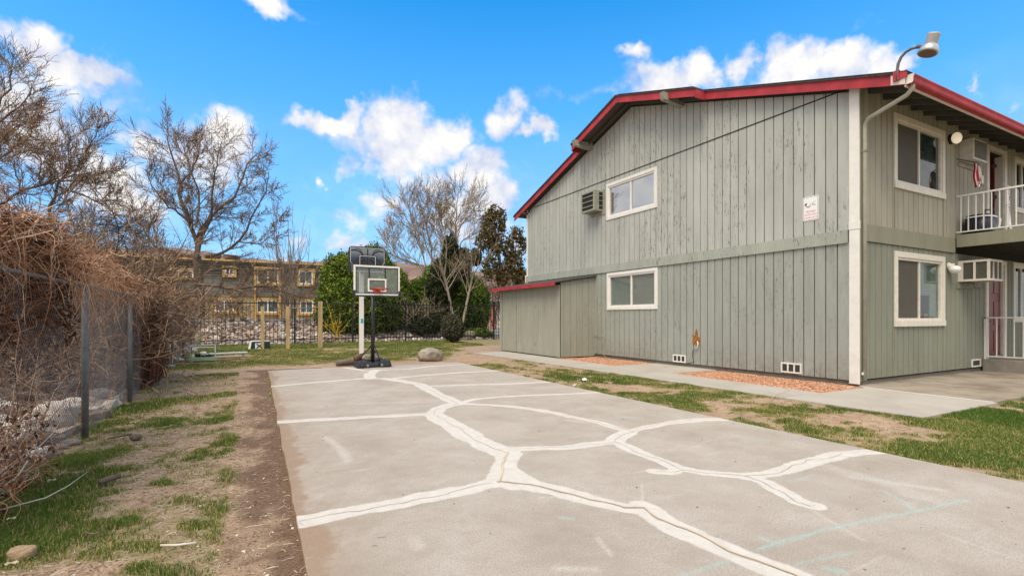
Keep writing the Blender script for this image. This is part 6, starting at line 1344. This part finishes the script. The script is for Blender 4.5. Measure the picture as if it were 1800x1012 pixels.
# dead columnar shrub on the fence
S_ = strands(1300, (12.4, 15.2), lambda y: rv.uniform(-.05, 1.0), (-.35, .16), (.5, 1.05), .0050, lambda: (rv.gauss(0, .12), rv.gauss(0, .2), 1), 6, .14, -.02, (0, .5))
def cl(n): y = 12.2+3.4*RNG.rand(n); z = 1.9*RNG.rand(n); x = fence_x(y)-.3+.42*RNG.rand(n); return np.stack([x, y, z], -1)
vine('dead_shrub', S_, 'dark dead shrub standing on the fence line past the second post', 9000, cl, cat='shrub', lsize=.035, ltint=(0, .6))
S_ = strands(260, (17, 27), lambda y: rv.uniform(-.05, 1.2), (-.3, .0), (.5, 1.0), .0045, lambda: (rv.gauss(0, .25), rv.gauss(0, .3), 1), 6, .2, -.05, (.1, .7)); vine('dead_shrub', S_, 'sparse dead stems along the farthest wire fence', cat='shrub')
# grey thicket seen above the fence
for q, (px, Y, zh, n, sd_, lb) in enumerate(((135, 13.5, 3.3, 26, 71, 'grey bare thicket nearest behind the fence'), (190, 17.5, 3.9, 30, 72, 'grey bare thicket in the middle behind the fence'), (212, 21, 2.7, 16, 73, 'tall grey bare thicket behind the fence before the spreading tree'), (60, 11.5, 2.7, 20, 75, 'dark bare thicket behind the great vine heap'))):
    t = Tree(sd_); x, _z = onY(px, 500, Y); x = min(x, fence_x(Y)-.8); base = np.array([x, Y, .4]); sc = .7+Y*.03
    for k in range(n): t.limb(base+[t.r.uniform(-.8, .8)*sc, t.r.uniform(-1.5, 1.5), 0], [t.r.gauss(0, .45), t.r.gauss(0, .45), 1], t.r.uniform(.55, 1.)*zh*.75, .028, 1, 4, [0, 6, 6, 5], .0, .26, (.4, 1.1), (.42, .66), .15, .2, .0038+.00016*Y, n=6)
    t.build('bare_thicket', tuple(base), lb, 'bark', 'twig', 'shrub')
# ================================================================ FAR BUILDINGS AND HILL
AY = 49.0; AP = lambda u, z, o: (u, AY-o, z)
A = thing('far_apartments', (onY(400, 560, AY)[0], AY, 1), 'long two storey tan building with dark shingled upper floor and ochre trim', 'building')
ax0, ax1 = onY(180, 500, AY)[0], onY(567, 500, AY)[0]; za = onY(490, 463, AY)[1]; zmid = onY(490, 521, AY)[1]
b = MB(); b.box(ax0, ax1, AY, AY+12, .9, zmid); obj('wall', b, 'stucco', A)
b = MB(); b.hexa([(ax0, AY-.15, zmid), (ax1, AY-.15, zmid), (ax0, AY+12, zmid), (ax1, AY+12, zmid), (ax0, AY+.15, za), (ax1, AY+.15, za), (ax0, AY+12, za), (ax1, AY+12, za)])
k = zmid+.15
while k < za: b.box(ax0, ax1, AY-.17+.3*(k-zmid)/(za-zmid), AY-.05, k, k+.02); k += .22
obj('upper_wall', b, 'slate', A)
b = MB(); b.box(ax0-.1, ax1+.1, AY+.02, AY+12, za, za+.14); obj('roof_edge', b, 'ylw', A)
b = MB(); xx = onY(455, 450, AY)[0]
for px in (371, 404, 300): x = onY(px, 450, AY)[0]; b = MB(); b.lathe((x, AY+4, za+.14), [(.5, 0), (.5, .5), (.65, .55), (.6, .8)], 10); obj('roof_vent', b, 'bark', A)
def aw(px0, px1, py0, py1, dark=True):
    a_ = onY(px0, py1, AY); c_ = onY(px1, py0, AY); u0, u1, z0, z1 = a_[0], c_[0], a_[1], c_[1]; t = .20
    f = MB(); wbox(f, AP, u0-t, u1+t, z1, z1+t, -.05, .22); wbox(f, AP, u0-t, u1+t, z0-t, z0, -.05, .22); wbox(f, AP, u0-t, u0, z0, z1, -.05, .22); wbox(f, AP, u1, u1+t, z0, z1, -.05, .22); w_ = obj('window', f, 'ylw', A)
    s = MB(); t = .08; wbox(s, AP, u0, u1, z1-t, z1, -.05, .19); wbox(s, AP, u0, u1, z0, z0+t, -.05, .19); wbox(s, AP, u0, u0+t, z0+t, z1-t, -.05, .19); wbox(s, AP, u1-t, u1, z0+t, z1-t, -.05, .19); wbox(s, AP, (u0+u1)/2-t/2, (u0+u1)/2+t/2, z0+t, z1-t, -.05, .19); obj('sash', s, signw, w_)
    g_ = MB(); wbox(g_, AP, u0+t, u1-t, z0+t, z1-t, .10, .165); obj('pane', g_, 'curtain', w_)
aw(378, 411, 528, 547); aw(452, 489, 528, 549); aw(527, 550, 529, 550); aw(452, 489, 475, 497); aw(525, 549, 477, 499); aw(396, 411, 472, 483); aw(290, 340, 476, 486); aw(250, 280, 528, 547)
b = MB()
for (p0, p1) in ((446.5, 450), (490, 493.5)): wbox(b, AP, onY(p0, 500, AY)[0], onY(p1, 500, AY)[0], 1.0, onY(470, 473, AY)[1], .221, .30)
wbox(b, AP, onY(446, 500, AY)[0], onY(494, 500, AY)[0], onY(470, 473, AY)[1], onY(470, 470, AY)[1], .221, .31); obj('trim_post', b, 'ylw', A)
x = onY(345, 560, 40)[0]; b = MB(); b.box(x-.5, x+.5, 40, 40.6, 1.1, 1.9); obj('utility_box', b, simple('mint_green_metal', (.18, .42, .28), .5), None, bevel=.03, label='mint green utility box before the far tan building', cat='utility box')
# shop at far right
SY = 56.; SPp = lambda u, z, o: (u, SY-o, z); sx0 = onY(840, 550, SY)[0]; sx1 = sx0+7.5
B_ = thing('roadside_shop', (sx0+3, SY, 0), 'white block shop with red pillars and teal roof band across the road', 'building')
zt_ = onY(870, 537, SY)[1]; b = MB(); b.box(sx0, sx1, SY, SY+8, 0, zt_); obj('wall', b, 'white', B_)
b = MB(); b.box(sx0-.3, sx1+.3, SY-.6, SY+8, zt_, zt_+.5); obj('roof_band', b, simple('teal_band', (.05, .25, .28), .5), B_); b = MB(); b.box(sx0-.4, sx1+.4, SY-.7, SY+8, zt_+.5, zt_+.65); obj('roof', b, signw, B_)
for px in (864.5, 870): x = onY(px, 550, SY-.5)[0]; b = MB(); b.box(x-.17, x+.17, SY-.6, SY-.3, 0, zt_); obj('pillar', b, simple('salmon_pillar', (.55, .18, .13), .7), B_)
b = MB(); xa = onY(874, 550, SY)[0]
for k in range(7): b.box(xa, sx1, SY-.03, SY-.005, .1+k*.45, .12+k*.45)
obj('door_joint', b, 'galv', B_)
# brown hill
n = 160; hxs = np.linspace(-500, 700, n); prof = []
hv = []; 
for j, (yy, hgt) in enumerate(((330, 0), (380, .45), (440, .8), (500, 1.0), (560, .9), (640, 0))):
    for x in hxs: 
        base = 26+22*fbm(np.array([x*.006+j*.05]), np.array([1.5]), 1, 3)[0]+8*fbm(np.array([x*.03]), np.array([j*.7]), 1, 3)[0]
        hv.append((x, yy+20*fbm(np.array([x*.02]), np.array([j]), 1)[0], base*hgt*1.5-1))
idx = np.arange(6*n).reshape(6, n); Fq = np.stack([idx[:-1, :-1], idx[:-1, 1:], idx[1:, 1:], idx[1:, :-1]], -1).reshape(-1, 4)
m = MT('dry_hillside'); m.col(m.mix(m.rng(m.noise(.05, 8, .7), .35, .65), (.13, .085, .07), (.25, .17, .13))).set(Roughness=1); npmesh('hill', np.array(hv), Fq, m.m, kind='structure', smooth=True, label='dry brown hillside beyond the trees')
print('OBJECTS', len(bpy.data.objects), 'FACES', sum(len(m.polygons) for m in bpy.data.meshes))
